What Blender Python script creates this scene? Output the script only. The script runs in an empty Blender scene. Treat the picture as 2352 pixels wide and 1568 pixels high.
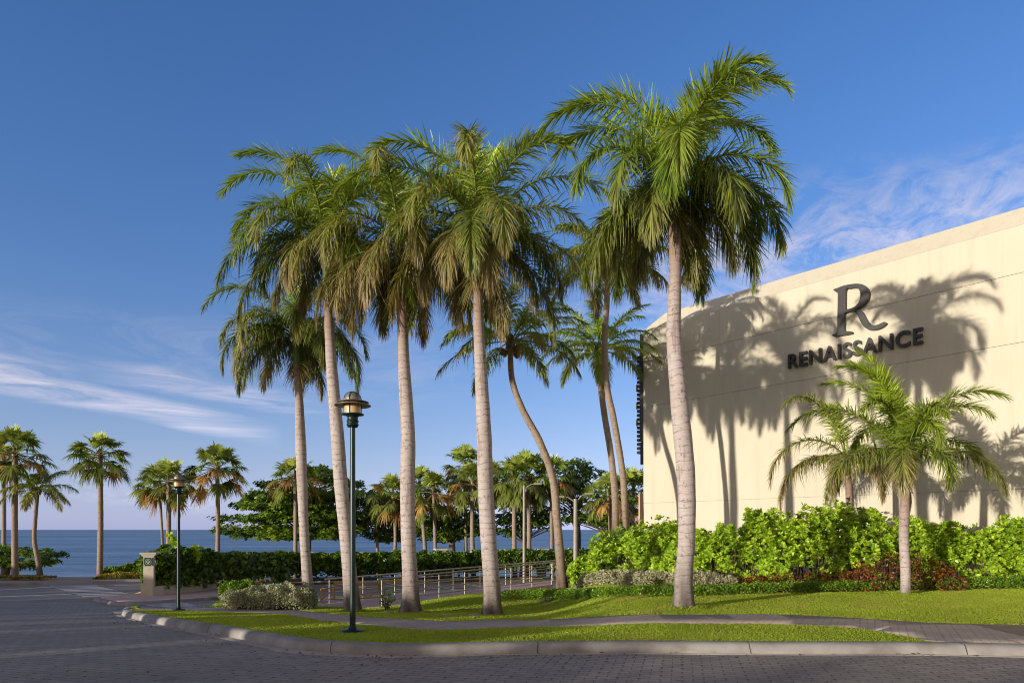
import bpy, bmesh, math, random
import numpy as np
from mathutils import Vector

SC = bpy.context.scene
COL = SC.collection
random.seed(7)
rng = np.random.default_rng(11)
R = math.radians

# ------------------------------------------------------------------ layout
FPX, CX, HY, EYE = 1568.0, 1176.0, 1216.0, 1.7      # survey frame used to read places off the photo
GT = np.array([(-80, 0), (9, 0), (11, -.08), (13, -.2), (16, -.42), (18.5, -.66), (20, -.79), (22, -.9), (28, -1.12),
               (36, -1.27), (42, -1.35), (47, -1.5), (52, -1.9), (58, -2.6), (62, -3.0), (80, -4.5), (400, -9)])
RT = np.array([(-80, 0), (28, 0), (45, -1.4), (52, -1.9), (58, -2.6), (62, -3.0), (80, -4.5), (400, -9)])


def sst(t):
    t = np.clip(t, 0, 1)
    return t * t * (3 - 2 * t)


def HT(x, y):
    """height of the road level at a place"""
    x = np.asarray(x, float); y = np.asarray(y, float)
    g = (np.interp(y - 1.0, GT[:, 0], GT[:, 1]) + np.interp(y, GT[:, 0], GT[:, 1]) + np.interp(y + 1.0, GT[:, 0], GT[:, 1])) / 3
    r = np.interp(y, RT[:, 0], RT[:, 1])
    w = sst((x - (0.0 + 0.1 * (y - 14))) / 3.0)
    return g * (1 - w) + r * w


def mound(x, y):
    x = np.asarray(x, float); y = np.asarray(y, float)
    return 0.30 * sst((x + 4.8) / 3.5) * sst((y - 17.5) / 5) * (1 - sst((x - 1.5) / 3))


def HL(x, y):
    """height of the raised lawn"""
    return HT(x, y) + .13 + mound(x, y)


def unproj(px, py, hf=HT, off=0.0):
    u = (px - CX) / FPX
    k = (py - HY) / FPX
    lo = 5.0
    y = lo
    f = lambda Y: (EYE - float(hf(u * Y, Y)) - off) - k * Y
    while y < 120 and f(y) > 0:
        y += 0.25
    a, b = y - 0.25, y
    for _ in range(24):
        m = (a + b) / 2
        if f(m) > 0: a = m
        else: b = m
    return (u * a, a)


def at(px, py, Y):
    return Vector(((px - CX) / FPX * Y, Y, EYE + (HY - py) / FPX * Y))


def catmull(pts, n=6, closed=False):
    P = [np.array(p, float) for p in pts]
    out = []
    m = len(P)
    rngi = range(m if closed else m - 1)
    for i in rngi:
        if closed:
            p0, p1, p2, p3 = P[(i - 1) % m], P[i], P[(i + 1) % m], P[(i + 2) % m]
        else:
            p0, p1, p2, p3 = P[max(i - 1, 0)], P[i], P[i + 1], P[min(i + 2, m - 1)]
        for j in range(n):
            t = j / n
            out.append(.5 * ((2 * p1) + (-p0 + p2) * t + (2 * p0 - 5 * p1 + 4 * p2 - p3) * t * t + (-p0 + 3 * p1 - 3 * p2 + p3) * t ** 3))
    if not closed: out.append(P[-1])
    return [tuple(p) for p in out]


# ------------------------------------------------------------------ object helpers
def tag(o, label=None, cat=None, group=None, kind=None):
    if label: o['label'] = label
    if cat: o['category'] = cat
    if group: o['group'] = group
    if kind: o['kind'] = kind
    return o


def empty(name, loc, label=None, cat=None, group=None):
    o = bpy.data.objects.new(name, None)
    o.empty_display_size = .3
    COL.objects.link(o)
    o.location = loc
    return tag(o, label, cat, group)


def world_loc(o):
    l = Vector((0, 0, 0))
    while o is not None:
        l = l + o.location
        o = o.parent
    return l


class GB:
    """collects shapes for one mesh"""
    def __init__(s):
        s.V = []; s.F = []; s.C = []; s.n = 0; s.S = []; s.hascol = False

    def add(s, V, F, col=None, smooth=False):
        V = np.asarray(V, float).reshape(-1, 3)
        s.V.append(V)
        if isinstance(F, np.ndarray): F = [F]
        elif len(F) and not isinstance(F[0], np.ndarray):
            d = {}
            for f in F: d.setdefault(len(f), []).append(f)
            F = [np.array(v, int) for v in d.values()]
        for f in F:
            if len(f):
                s.F.append(f + s.n); s.S.append(np.full(len(f), smooth))
        c = np.ones((len(V), 4))
        if col is not None:
            c[:, :3] = col; s.hascol = True
        s.C.append(c)
        s.n += len(V)
        return s

    def box(s, x0, x1, y0, y1, z0, z1, **k):
        V = [(x, y, z) for x in (x0, x1) for y in (y0, y1) for z in (z0, z1)]
        F = [(0, 1, 3, 2), (4, 6, 7, 5), (0, 4, 5, 1), (2, 3, 7, 6), (0, 2, 6, 4), (1, 5, 7, 3)]
        return s.add(V, F, **k)

    def obox(s, o, ax, ay, az, x0, x1, y0, y1, z0, z1, **k):
        o = np.array(o, float); ax = np.array(ax, float); ay = np.array(ay, float); az = np.array(az, float)
        V = [o + ax * x + ay * y + az * z for x in (x0, x1) for y in (y0, y1) for z in (z0, z1)]
        F = [(0, 1, 3, 2), (4, 6, 7, 5), (0, 4, 5, 1), (2, 3, 7, 6), (0, 2, 6, 4), (1, 5, 7, 3)]
        return s.add(V, F, **k)

    def tube(s, pts, rad, seg=10, col=None, cap=True, smooth=True, squash=None):
        P = np.array(pts, float); n = len(P)
        rad = np.full(n, rad) if np.isscalar(rad) else np.array(rad, float)
        T = np.gradient(P, axis=0); T /= np.linalg.norm(T, axis=1)[:, None] + 1e-9
        ref = np.array([1., 0, 0]) if abs(T[0][0]) < .8 else np.array([0, 1., 0])
        V = []
        a = np.arange(seg) * 2 * math.pi / seg
        for i in range(n):
            A = ref - T[i] * ref.dot(T[i]); A /= np.linalg.norm(A) + 1e-9
            B = np.cross(T[i], A); ref = A
            V.append(P[i] + rad[i] * (np.cos(a)[:, None] * A + np.sin(a)[:, None] * B))
        V = np.concatenate(V)
        F = []
        for i in range(n - 1):
            for j in range(seg):
                k = (j + 1) % seg
                F.append((i * seg + j, i * seg + k, (i + 1) * seg + k, (i + 1) * seg + j))
        s.add(V, F, col=col, smooth=smooth)
        if cap:
            s.add(V[:seg], [tuple(range(seg))[::-1]], col=col); s.add(V[-seg:], [tuple(range(seg))], col=col)
        return s

    def lathe(s, c, prof, seg=24, col=None, smooth=True):
        V = []; a = np.arange(seg) * 2 * math.pi / seg
        for r, z in prof:
            V.append(np.stack([c[0] + r * np.cos(a), c[1] + r * np.sin(a), np.full(seg, c[2] + z)], 1))
        V = np.concatenate(V); F = []
        for i in range(len(prof) - 1):
            for j in range(seg):
                k = (j + 1) % seg
                F.append((i * seg + j, i * seg + k, (i + 1) * seg + k, (i + 1) * seg + j))
        return s.add(V, F, col=col, smooth=smooth)

    def ball(s, c, r, sz=1.0, seg=10, col=None):
        prof = [(max(r * math.sin(t * math.pi / 8), .0005), -r * sz * math.cos(t * math.pi / 8)) for t in range(9)]
        return s.lathe(c, prof, seg, col)

    def build(s, name, mat, parent=None, loc=None):
        me = bpy.data.meshes.new(name)
        V = np.concatenate(s.V)
        base = world_loc(parent) if parent is not None else Vector(loc) if loc is not None else Vector((0, 0, 0))
        V = V - np.array(base)
        me.vertices.add(len(V)); me.vertices.foreach_set('co', V.ravel())
        tot = np.concatenate([np.full(len(f), f.shape[1]) for f in s.F])
        idx = np.concatenate([f.ravel() for f in s.F])
        st = np.concatenate([[0], np.cumsum(tot)[:-1]])
        me.loops.add(len(idx)); me.loops.foreach_set('vertex_index', idx.astype(np.int32))
        me.polygons.add(len(tot)); me.polygons.foreach_set('loop_start', st.astype(np.int32))
        try: me.polygons.foreach_set('loop_total', tot.astype(np.int32))
        except Exception: pass
        me.polygons.foreach_set('use_smooth', np.concatenate(s.S))
        me.update(calc_edges=True); me.validate()
        if s.hascol:
            ca = me.color_attributes.new('Col', 'FLOAT_COLOR', 'POINT')
            ca.data.foreach_set('color', np.concatenate(s.C).ravel())
        me.materials.append(mat)
        o = bpy.data.objects.new(name, me); COL.objects.link(o)
        if parent is not None: o.parent = parent
        elif loc is not None: o.location = loc
        return o


# ------------------------------------------------------------------ materials
class NT:
    def __init__(s, tree): s.t = tree; s.t.nodes.clear()
    def n(s, typ, **k):
        nd = s.t.nodes.new(typ)
        for a, v in k.items():
            if a.startswith('i_'):
                key = a[2:].replace('_', ' ')
                s.put(nd.inputs[key] if key in nd.inputs else nd.inputs[int(key)], v)
            else: setattr(nd, a, v)
        return nd
    def put(s, inp, v):
        if isinstance(v, bpy.types.NodeSocket): s.t.links.new(v, inp)
        else: inp.default_value = v
    def m(s, op, *a, clamp=False):
        nd = s.t.nodes.new('ShaderNodeMath'); nd.operation = op; nd.use_clamp = clamp
        for i, v in enumerate(a): s.put(nd.inputs[i], v)
        return nd.outputs[0]
    def mix(s, f, a, b, blend='MIX'):
        nd = s.t.nodes.new('ShaderNodeMix'); nd.data_type = 'RGBA'; nd.blend_type = blend
        s.put(nd.inputs[0], f)
        for i, v in ((6, a), (7, b)):
            if isinstance(v, (tuple, list)) and len(v) == 3: v = (*v, 1)
            s.put(nd.inputs[i], v)
        return nd.outputs[2]
    def ramp(s, f, stops, interp='LINEAR'):
        nd = s.t.nodes.new('ShaderNodeValToRGB'); cr = nd.color_ramp; cr.interpolation = interp
        while len(cr.elements) < len(stops): cr.elements.new(.5)
        for e, (p, c) in zip(cr.elements, stops):
            e.position = p; e.color = (*c, 1) if len(c) == 3 else c
        s.put(nd.inputs[0], f)
        return nd.outputs[0]
    def noise(s, vec, scale, detail=3, rough=.55, dist=0.0):
        nd = s.n('ShaderNodeTexNoise'); nd.inputs['Scale'].default_value = scale; nd.inputs['Detail'].default_value = detail
        nd.inputs['Roughness'].default_value = rough; nd.inputs['Distortion'].default_value = dist
        s.put(nd.inputs['Vector'], vec); return nd.outputs[0]
    def vscale(s, vec, sc, rot=(0, 0, 0)):
        nd = s.n('ShaderNodeMapping'); nd.inputs['Scale'].default_value = sc; nd.inputs['Rotation'].default_value = rot
        s.put(nd.inputs['Vector'], vec); return nd.outputs[0]
    def bump(s, h, strength, dist=.02):
        nd = s.n('ShaderNodeBump'); nd.inputs['Strength'].default_value = strength; nd.inputs['Distance'].default_value = dist
        s.put(nd.inputs['Height'], h); return nd.outputs[0]


def newmat(name):
    m = bpy.data.materials.new(name); m.use_nodes = True
    t = NT(m.node_tree)
    out = t.n('ShaderNodeOutputMaterial')
    return m, t, out


def pbsdf(t, out, col, rough=.7, normal=None, metal=0.0, spec=.5):
    b = t.n('ShaderNodeBsdfPrincipled')
    if isinstance(col, tuple) and len(col) == 3: col = (*col, 1)
    t.put(b.inputs['Base Color'], col); t.put(b.inputs['Roughness'], rough); t.put(b.inputs['Metallic'], metal)
    t.put(b.inputs['Specular IOR Level'], spec)
    if normal is not None: t.put(b.inputs['Normal'], normal)
    if out is not None: t.t.links.new(b.outputs[0], out.inputs['Surface'])
    return b


def simple(name, c, rough=.6, var=.25, scale=6, bump=.15, metal=0.0, spec=.5, sc=(1, 1, 1), c2=None):
    m, t, out = newmat(name)
    P = t.n('ShaderNodeNewGeometry').outputs['Position']
    v = t.vscale(P, sc)
    n1 = t.noise(v, scale, 5, .6); n2 = t.noise(v, scale * 7, 3)
    d = c2 if c2 else tuple(x * (1 - var) for x in c)
    col = t.mix(t.ramp(n1, [(.35, (0, 0, 0)), (.68, (1, 1, 1))]), d, c)
    col = t.mix(t.m('MULTIPLY', n2, .35), col, tuple(x * .6 for x in c))
    pbsdf(t, out, col, rough, t.bump(t.m('ADD', n1, n2), bump, .01), metal, spec)
    return m


def leafmat(name, dark, light, trans=.35, rough=.45, usecol=False, spec=.4, tcol=None, patch=.0, straw=None):
    """leaf: colour differs from leaf to leaf; light passes through"""
    m, t, out = newmat(name)
    g = t.n('ShaderNodeNewGeometry')
    ri = g.outputs['Random Per Island']
    col = t.ramp(ri, [(0, dark), (.55, tuple((a + b) / 2 for a, b in zip(dark, light))), (.97, light), (1, (min(light[0] * 1.35, .8), light[1] * .95, light[2]))])
    if patch:
        pn = t.noise(g.outputs['Position'], patch, 2)
        col = t.mix(t.ramp(pn, [(.4, (0, 0, 0)), (.62, (1, 1, 1))]), t.mix(.55, col, dark), col)
    if straw:
        sn = t.noise(g.outputs['Position'], .9, 5, .65)
        col = t.mix(t.ramp(sn, [(.52, (0, 0, 0)), (.72, (.85,) * 3)]), col, t.mix(ri, straw, tuple(x * 1.4 for x in straw)))
    if usecol:
        a = t.n('ShaderNodeAttribute', attribute_name='Col').outputs['Color']
        col = t.mix(1.0, a, t.ramp(ri, [(0, (.55, .58, .55)), (1, (1.4, 1.32, 1.15))]), 'MULTIPLY')
    b = pbsdf(t, None, col, rough, None, 0, spec)
    tr = t.n('ShaderNodeBsdfTranslucent')
    t.put(tr.inputs['Color'], t.mix(1.0, col, tcol or (1.35, 1.25, .5), 'MULTIPLY'))
    mx = t.n('ShaderNodeMixShader'); mx.inputs[0].default_value = trans
    t.t.links.new(b.outputs[0], mx.inputs[1]); t.t.links.new(tr.outputs[0], mx.inputs[2])
    t.t.links.new(mx.outputs[0], out.inputs['Surface'])
    return m


def trunkmat(name, base, ring, blotch, rings=7.0, dirty=.6):
    m, t, out = newmat(name)
    tc = t.n('ShaderNodeTexCoord').outputs['Object']
    sep = t.n('ShaderNodeSeparateXYZ'); t.put(sep.inputs[0], tc)
    wob = t.m('MULTIPLY', t.noise(tc, 2.2, 4), .34)
    z = t.m('ADD', sep.outputs['Z'], wob)
    fr = t.m('FRACT', t.m('MULTIPLY', z, rings))
    line = t.ramp(fr, [(0, (1, 1, 1)), (.1, (.12, .12, .12)), (.16, (0, 0, 0)), (.95, (0, 0, 0)), (1, (1, 1, 1))])
    brk = t.ramp(t.noise(t.vscale(tc, (1, 1, .6)), 5.5, 3), [(.36, (.1, .1, .1)), (.62, (1, 1, 1))])
    line = t.m('MULTIPLY', line, brk)
    seam = t.ramp(t.noise(t.vscale(tc, (3.2, 3.2, .35)), 2.0, 4, .6), [(.60, (0, 0, 0)), (.66, (.55,) * 3), (.74, (0, 0, 0))])
    fine = t.noise(t.vscale(tc, (1, 1, 16)), 4, 4)
    big = t.noise(t.vscale(tc, (1, 1, .55)), 2.6, 5, .65)
    lich = t.noise(tc, 9, 5, .7)
    c = t.mix(t.ramp(fine, [(.35, (0, 0, 0)), (.65, (1, 1, 1))]), tuple(x * .8 for x in base), base)
    c = t.mix(t.ramp(big, [(.5, (0, 0, 0)), (.72, (dirty,) * 3)]), c, blotch)
    c = t.mix(t.ramp(lich, [(.57, (0, 0, 0)), (.66, (.8,) * 3)]), c, tuple(x * .4 for x in blotch))
    # old damp bark at the foot, weathered leaf-scar bark near the crown (attribute set per trunk)
    a = t.n('ShaderNodeAttribute', attribute_name='Col').outputs['Color']
    c = t.mix(1.0, c, a, 'MULTIPLY')
    c = t.mix(line, c, ring)
    c = t.mix(seam, c, ring)
    h = t.m('ADD', t.m('MULTIPLY', line, -1.0), t.m('ADD', t.m('MULTIPLY', fine, .5), lich))
    pbsdf(t, out, c, .85, t.bump(h, .5, .015), 0, .25)
    return m


def brickmat(name, c1, c2, mortar, sx, sy, rot=0.0, bumpd=.012, rough=.75, hole=True):
    m, t, out = newmat(name)
    P = t.n('ShaderNodeNewGeometry').outputs['Position']
    v = t.vscale(P, (1, 1, 1), (0, 0, rot))
    br = t.n('ShaderNodeTexBrick')
    br.offset = .5
    t.put(br.inputs['Vector'], v)
    for k, val in (('Scale', 1.0), ('Brick Width', sx), ('Row Height', sy), ('Mortar Size', .0075), ('Mortar Smooth', .35), ('Bias', 0.0)):
        br.inputs[k].default_value = val
    br.inputs['Color1'].default_value = (*c1, 1); br.inputs['Color2'].default_value = (*c2, 1); br.inputs['Mortar'].default_value = (*mortar, 1)
    n = t.noise(P, .45, 5, .6); n2 = t.noise(P, 45, 3); n3 = t.noise(P, 2.3, 4)
    big = t.noise(t.vscale(P, (.12, .5, 1), (0, 0, .3)), 1.0, 5, .6)
    col = t.mix(t.ramp(n, [(.35, (0, 0, 0)), (.7, (.65,) * 3)]), br.outputs['Color'], tuple(x * .55 for x in c1))
    col = t.mix(t.ramp(big, [(.45, (0, 0, 0)), (.62, (.45,) * 3)]), col, tuple(x * .5 for x in c1))
    spot = t.noise(P, 1.1, 2, .4)
    col = t.mix(t.ramp(spot, [(.70, (0, 0, 0)), (.74, (.6,) * 3)]), col, tuple(x * .35 for x in c1))
    col = t.mix(t.ramp(n3, [(.5, (0, 0, 0)), (.75, (.35,) * 3)]), col, tuple(x * 1.35 for x in c2))
    col = t.mix(t.m('MULTIPLY', n2, .5), col, tuple(x * .55 for x in c2))
    # small dark drain notches where four pavers meet
    if hole:
        sep = t.n('ShaderNodeSeparateXYZ'); t.put(sep.inputs[0], v)
        fx = t.m('ABSOLUTE', t.m('SUBTRACT', t.m('FRACT', t.m('DIVIDE', sep.outputs['X'], sx)), .5))
        fy = t.m('ABSOLUTE', t.m('SUBTRACT', t.m('FRACT', t.m('DIVIDE', sep.outputs['Y'], sy * 2)), .5))
        dx = t.m('MULTIPLY', t.m('SUBTRACT', .5, fx), sx); dy = t.m('MULTIPLY', t.m('SUBTRACT', .5, fy), sy * 2)
        hl = t.m('LESS_THAN', t.m('MAXIMUM', dx, dy), .018)
        col = t.mix(t.m('MULTIPLY', hl, t.ramp(t.noise(P, 3.1, 2), [(.35, (.15, .15, .15)), (.6, (.9, .9, .9))])), col, tuple(x * .35 for x in mortar))
        hgt = t.m('SUBTRACT', t.m('SUBTRACT', 1.0, br.outputs['Fac']), hl)
    else:
        hgt = t.m('SUBTRACT', 1.0, br.outputs['Fac'])
    h = t.m('ADD', hgt, t.m('MULTIPLY', n2, .35))
    pbsdf(t, out, col, rough, t.bump(h, .8, bumpd), 0, .3)
    return m


M = {}
M['brick_road'] = brickmat('paver road', (.50, .43, .38), (.35, .30, .265), (.10, .09, .08), .24, .12, R(14))
M['brick_path'] = brickmat('paver path', (.66, .53, .45), (.50, .41, .35), (.12, .10, .085), .22, .11, R(28))
M['asphalt'] = simple('asphalt', (.33, .275, .25), .85, .3, 1.2, .5)
M['pink'] = simple('pink concrete', (.68, .47, .41), .85, .2, 1.5, .3)
M['brown_pave'] = simple('brown paving', (.24, .165, .12), .85, .2, 3, .3)
M['kerb'] = simple('kerb concrete', (.39, .375, .36), .8, .35, 1.7, .25, c2=(.22, .19, .17))
def kerb_joints():
    m = M['kerb']; nt = m.node_tree; b = [n for n in nt.nodes if n.type == 'BSDF_PRINCIPLED'][0]
    src = b.inputs['Base Color'].links[0].from_socket
    t = NT.__new__(NT); t.t = nt
    P = t.n('ShaderNodeNewGeometry').outputs['Position']; sep = t.n('ShaderNodeSeparateXYZ'); t.put(sep.inputs[0], P)
    k = t.m('FRACT', t.m('ADD', t.m('DIVIDE', sep.outputs['X'], 2.9), .37))
    wob = t.m('MULTIPLY', t.noise(P, 6, 3), .012)
    d = t.m('LESS_THAN', t.m('ABSOLUTE', t.m('SUBTRACT', t.m('ADD', k, wob), .5)), .0028)
    st = t.ramp(t.noise(t.vscale(P, (.7, .7, 5)), 1.3, 5, .65), [(.5, (0, 0, 0)), (.68, (.55,) * 3)])
    c = t.mix(st, src, (.17, .145, .125))
    t.put(b.inputs['Base Color'], t.mix(t.m('MULTIPLY', d, .85), c, (.05, .04, .035)))


kerb_joints()
M['gutter'] = simple('gutter concrete', (.52, .45, .39), .85, .3, 2.0, .25)
M['white'] = simple('road paint', (.85, .82, .80), .7, .25, 5, .2)
M['yellow'] = simple('yellow kerb paint', (.62, .36, .06), .7, .35, 3, .2)
M['sand'] = simple('sand', (.42, .32, .23), .95, .2, .8, .3)
M['soil'] = simple('soil', (.10, .085, .05), .95, .3, 3, .4)
M['turf'] = simple('turf', (.24, .22, .05), .95, .35, 1.8, .5, c2=(.15, .18, .03))
M['lamp_green'] = simple('lamp green', (.010, .030, .026), .35, .4, 4, .05, .2)
M['lamp_shade'] = simple('weathered shade', (.36, .33, .25), .4, .4, 12, .1, .5)
M['rail'] = simple('rail', (.50, .44, .34), .45, .35, 8, .05, .5)
M['stucco'] = simple('pillar stucco', (.68, .60, .48), .85, .2, 3, .2)
M['plaque'] = simple('plaque green', (.015, .07, .045), .5, .2, 6, .05)
M['emblem'] = simple('emblem white', (.6, .62, .55), .6, .1, 6, .05)
M['letter'] = simple('dark lettering', (.035, .03, .032), .38, .35, 3, .06, .1)
M['dark_metal'] = simple('dark metal', (.045, .04, .04), .5, .3, 5, .1, .5)
M['tan'] = simple('tan panel', (.60, .36, .17), .8, .1, 3, .1)
M['grey_pole'] = simple('grey pole', (.36, .31, .26), .6, .2, 4, .05, .2)
M['wood'] = simple('twigs', (.13, .08, .05), .9, .3, 8, .3)
M['bark'] = simple('bark', (.20, .13, .085), .9, .4, 5, .5)
M['yellow_metal'] = simple('yellow metal', (.55, .29, .03), .5, .3, 6, .05)
M['trunk_royal'] = trunkmat('royal trunk', (.48, .41, .39), (.17, .12, .10), (.38, .30, .26), 6.5, .7)
M['trunk_coco'] = trunkmat('coconut trunk', (.36, .27, .205), (.10, .07, .05), (.22, .16, .12), 14.0, .6)
M['trunk_fan'] = trunkmat('fan trunk', (.34, .26, .20), (.12, .085, .06), (.22, .17, .13), 8.0, .6)
M['frond'] = leafmat('palm frond', (.05, .1, .02), (.1, .18, .03), .30, .38, usecol=True, spec=.5)
M['shaft'] = simple('crownshaft', (.13, .19, .045), .5, .35, 3, .1, sc=(1, 1, .3))
M['nut'] = simple('coconut', (.30, .17, .06), .5, .3, 7, .1)
M['scaevola'] = leafmat('bright shrub leaf', (.20, .36, .025), (.56, .72, .05), .38, .35, spec=.5)
M['croton'] = leafmat('red shrub leaf', (.05, .05, .015), (.48, .075, .02), .25, .45, tcol=(1.3, .8, .4), patch=1.6)
M['variegated'] = leafmat('pale shrub leaf', (.26, .25, .13), (.70, .66, .45), .25, .5, tcol=(1, 1, .7), patch=1.5)
M['silver'] = leafmat('silver shrub leaf', (.26, .28, .16), (.66, .66, .44), .25, .5, tcol=(1, 1, .7), patch=1.5)
M['cover'] = leafmat('ground cover leaf', (.08, .18, .015), (.30, .44, .04), .3, .35, patch=2)
M['grape'] = leafmat('sea grape leaf', (.045, .11, .015), (.22, .32, .045), .3, .35, spec=.5, patch=.7)
M['almond'] = leafmat('almond leaf', (.07, .16, .014), (.32, .43, .035), .35, .4, spec=.45, patch=.5)
M['ixora'] = leafmat('flower hedge leaf', (.08, .15, .02), (.62, .38, .08), .3, .45, patch=1)
M['grass'] = leafmat('grass blade', (.30, .40, .04), (.56, .67, .085), .45, .6, spec=.2, patch=.55, tcol=(1.2, 1.1, .5), straw=(.40, .34, .10))


def stucco_wall():
    m, t, out = newmat('cream stucco wall')
    P = t.n('ShaderNodeNewGeometry').outputs['Position']
    n = t.noise(P, .35, 4, .6); n2 = t.noise(t.vscale(P, (2.5, 2.5, .25)), 1.2, 4); n3 = t.noise(P, 60, 2); n4 = t.noise(P, 5, 3)
    c = t.mix(t.ramp(n, [(.3, (0, 0, 0)), (.7, (1, 1, 1))]), (.545, .49, .385), (.58, .525, .415))
    c = t.mix(t.ramp(n2, [(.5, (0, 0, 0)), (.8, (.5,) * 3)]), c, (.45, .385, .28))
    st = t.noise(t.vscale(P, (3.5, 3.5, .12)), 2.2, 5, .6)
    sepw = t.n('ShaderNodeSeparateXYZ'); t.put(sepw.inputs[0], P)
    drip = t.m('MULTIPLY', t.ramp(st, [(.55, (0, 0, 0)), (.72, (1, 1, 1))]), t.m('MULTIPLY', t.m('SUBTRACT', sepw.outputs['Z'], 5.5), .16, clamp=True))
    c = t.mix(t.m('MULTIPLY', drip, .35), c, (.36, .31, .24))
    pbsdf(t, out, c, .9, t.bump(t.m('ADD', n3, n4), .12, .01), 0, .2)
    return m


M['wall'] = stucco_wall()


def sea_mat():
    m, t, out = newmat('sea water')
    P = t.n('ShaderNodeNewGeometry').outputs['Position']
    n1 = t.noise(t.vscale(P, (.10, .35, 1)), 1.0, 6, .62)
    n2 = t.noise(t.vscale(P, (.6, 1.6, 1)), 1.0, 5, .6)
    sep = t.n('ShaderNodeSeparateXYZ'); t.put(sep.inputs[0], P)
    yy = sep.outputs['Y']
    w = t.n('ShaderNodeTexWave', wave_type='BANDS', bands_direction='Y')
    t.put(w.inputs['Vector'], t.vscale(P, (.12, 1, 1))); w.inputs['Scale'].default_value = .028; w.inputs['Distortion'].default_value = 5
    w.inputs['Detail'].default_value = 3; w.inputs['Detail Scale'].default_value = .8
    # long wind streaks: their spacing grows with distance from the beach
    ly = t.m('MULTIPLY', t.m('LOGARITHM', t.m('MAXIMUM', yy, 1.0), 2.718), 9.0)
    lx = t.m('MULTIPLY', t.m('DIVIDE', sep.outputs['X'], t.m('MAXIMUM', yy, 1.0)), 2.2)
    cv = t.n('ShaderNodeCombineXYZ'); t.put(cv.inputs[0], lx); t.put(cv.inputs[1], ly)
    n3 = t.noise(cv.outputs[0], 1.0, 6, .68, .4)
    n4 = t.noise(t.vscale(cv.outputs[0], (14, 9, 1)), 1.0, 3, .6)
    c = t.mix(t.ramp(n3, [(.36, (0, 0, 0)), (.64, (1, 1, 1))]), (.045, .15, .29), (.28, .43, .58))
    c = t.mix(t.m('MULTIPLY', t.ramp(n4, [(.46, (0, 0, 0)), (.68, (1, 1, 1))]), .6), c, (.17, .29, .43))
    foam = t.noise(t.vscale(P, (.22, 1.0, 1)), 1.0, 5, .65)
    near = t.m('SUBTRACT', 1.0, t.m('DIVIDE', t.m('SUBTRACT', yy, 58.0), 32.0), clamp=True)
    crest = t.m('MULTIPLY', t.ramp(t.m('SUBTRACT', t.m('ADD', foam, t.m('MULTIPLY', near, .16)), 0.0), [(.57, (0, 0, 0)), (.68, (1, 1, 1))]), near)
    c = t.mix(t.m('MULTIPLY', crest, .6), c, (.45, .5, .6))
    h = t.m('ADD', t.m('ADD', t.m('MULTIPLY', n1, 1.2), t.m('MULTIPLY', n2, .3)), t.m('MULTIPLY', w.outputs['Fac'], .8))
    pbsdf(t, out, c, .42, t.bump(h, 1.0, .5), 0, .32)
    return m


M['sea'] = sea_mat()


def glass_mat():
    m, t, out = newmat('amber lamp glass')
    b = pbsdf(t, out, (.80, .52, .22), .3, None, 0, .5)
    b.inputs['Transmission Weight'].default_value = .25
    return m


M['amber'] = glass_mat()

# ------------------------------------------------------------------ surfaces of the ground


def pip(poly, x, y):
    P = np.array(poly); inside = np.zeros(len(x), bool); j = len(P) - 1
    for i in range(len(P)):
        xi, yi = P[i]; xj, yj = P[j]
        c = ((yi > y) != (yj > y)) & (x < (xj - xi) * (y - yi) / (yj - yi + 1e-12) + xi)
        inside ^= c; j = i
    return inside


def sheet(name, poly, mat, hf=HT, off=0.0, step=1.0, skirt=0.0, kind='structure'):
    bm = bmesh.new()
    vs = [bm.verts.new((x, y, 0)) for x, y in poly]
    f = bm.faces.new(vs)
    bmesh.ops.triangulate(bm, faces=[f])
    xs = [p[0] for p in poly]; ys = [p[1] for p in poly]
    for ax, lo, hi in ((0, min(xs), max(xs)), (1, min(ys), max(ys))):
        k = math.ceil(lo / step) * step
        while k < hi:
            co = [0, 0, 0]; no = [0, 0, 0]; co[ax] = k; no[ax] = 1
            bmesh.ops.bisect_plane(bm, geom=bm.verts[:] + bm.edges[:] + bm.faces[:], plane_co=co, plane_no=no, dist=1e-5)
            k += step
    V = np.array([v.co[:] for v in bm.verts])
    Z = hf(V[:, 0], V[:, 1]) + off
    for v, z in zip(bm.verts, Z): v.co.z = z
    for f in bm.faces:
        f.normal_update()
        if f.normal.z < 0: f.normal_flip()
        f.smooth = True
    if skirt:
        be = [e for e in bm.edges if e.is_boundary]
        r = bmesh.ops.extrude_edge_only(bm, edges=be)
        for g in r['geom']:
            if isinstance(g, bmesh.types.BMVert): g.co.z -= skirt
    me = bpy.data.meshes.new(name); bm.to_mesh(me); bm.free()
    me.materials.append(mat)
    o = bpy.data.objects.new(name, me); COL.objects.link(o)
    if kind: o['kind'] = kind
    return o


# base ground and sea
def big_ground():
    xs = np.concatenate([np.linspace(-400, -40, 10), np.linspace(-38, 30, 69), np.linspace(40, 400, 10)])
    ys = np.concatenate([np.linspace(-200, -5, 6), np.linspace(0, 70, 71), np.linspace(80, 300, 5)])
    X, Y = np.meshgrid(xs, ys)
    Z = HT(X, Y) - .035
    V = np.stack([X, Y, Z], -1).reshape(-1, 3)
    nx, ny = len(xs), len(ys)
    i, j = np.meshgrid(np.arange(nx - 1), np.arange(ny - 1))
    a = (j * nx + i).ravel()
    F = np.stack([a, a + 1, a + nx + 1, a + nx], 1)
    g = GB(); g.add(V, F, smooth=True)
    tag(g.build('ground', M['sand']), kind='structure')


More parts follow.
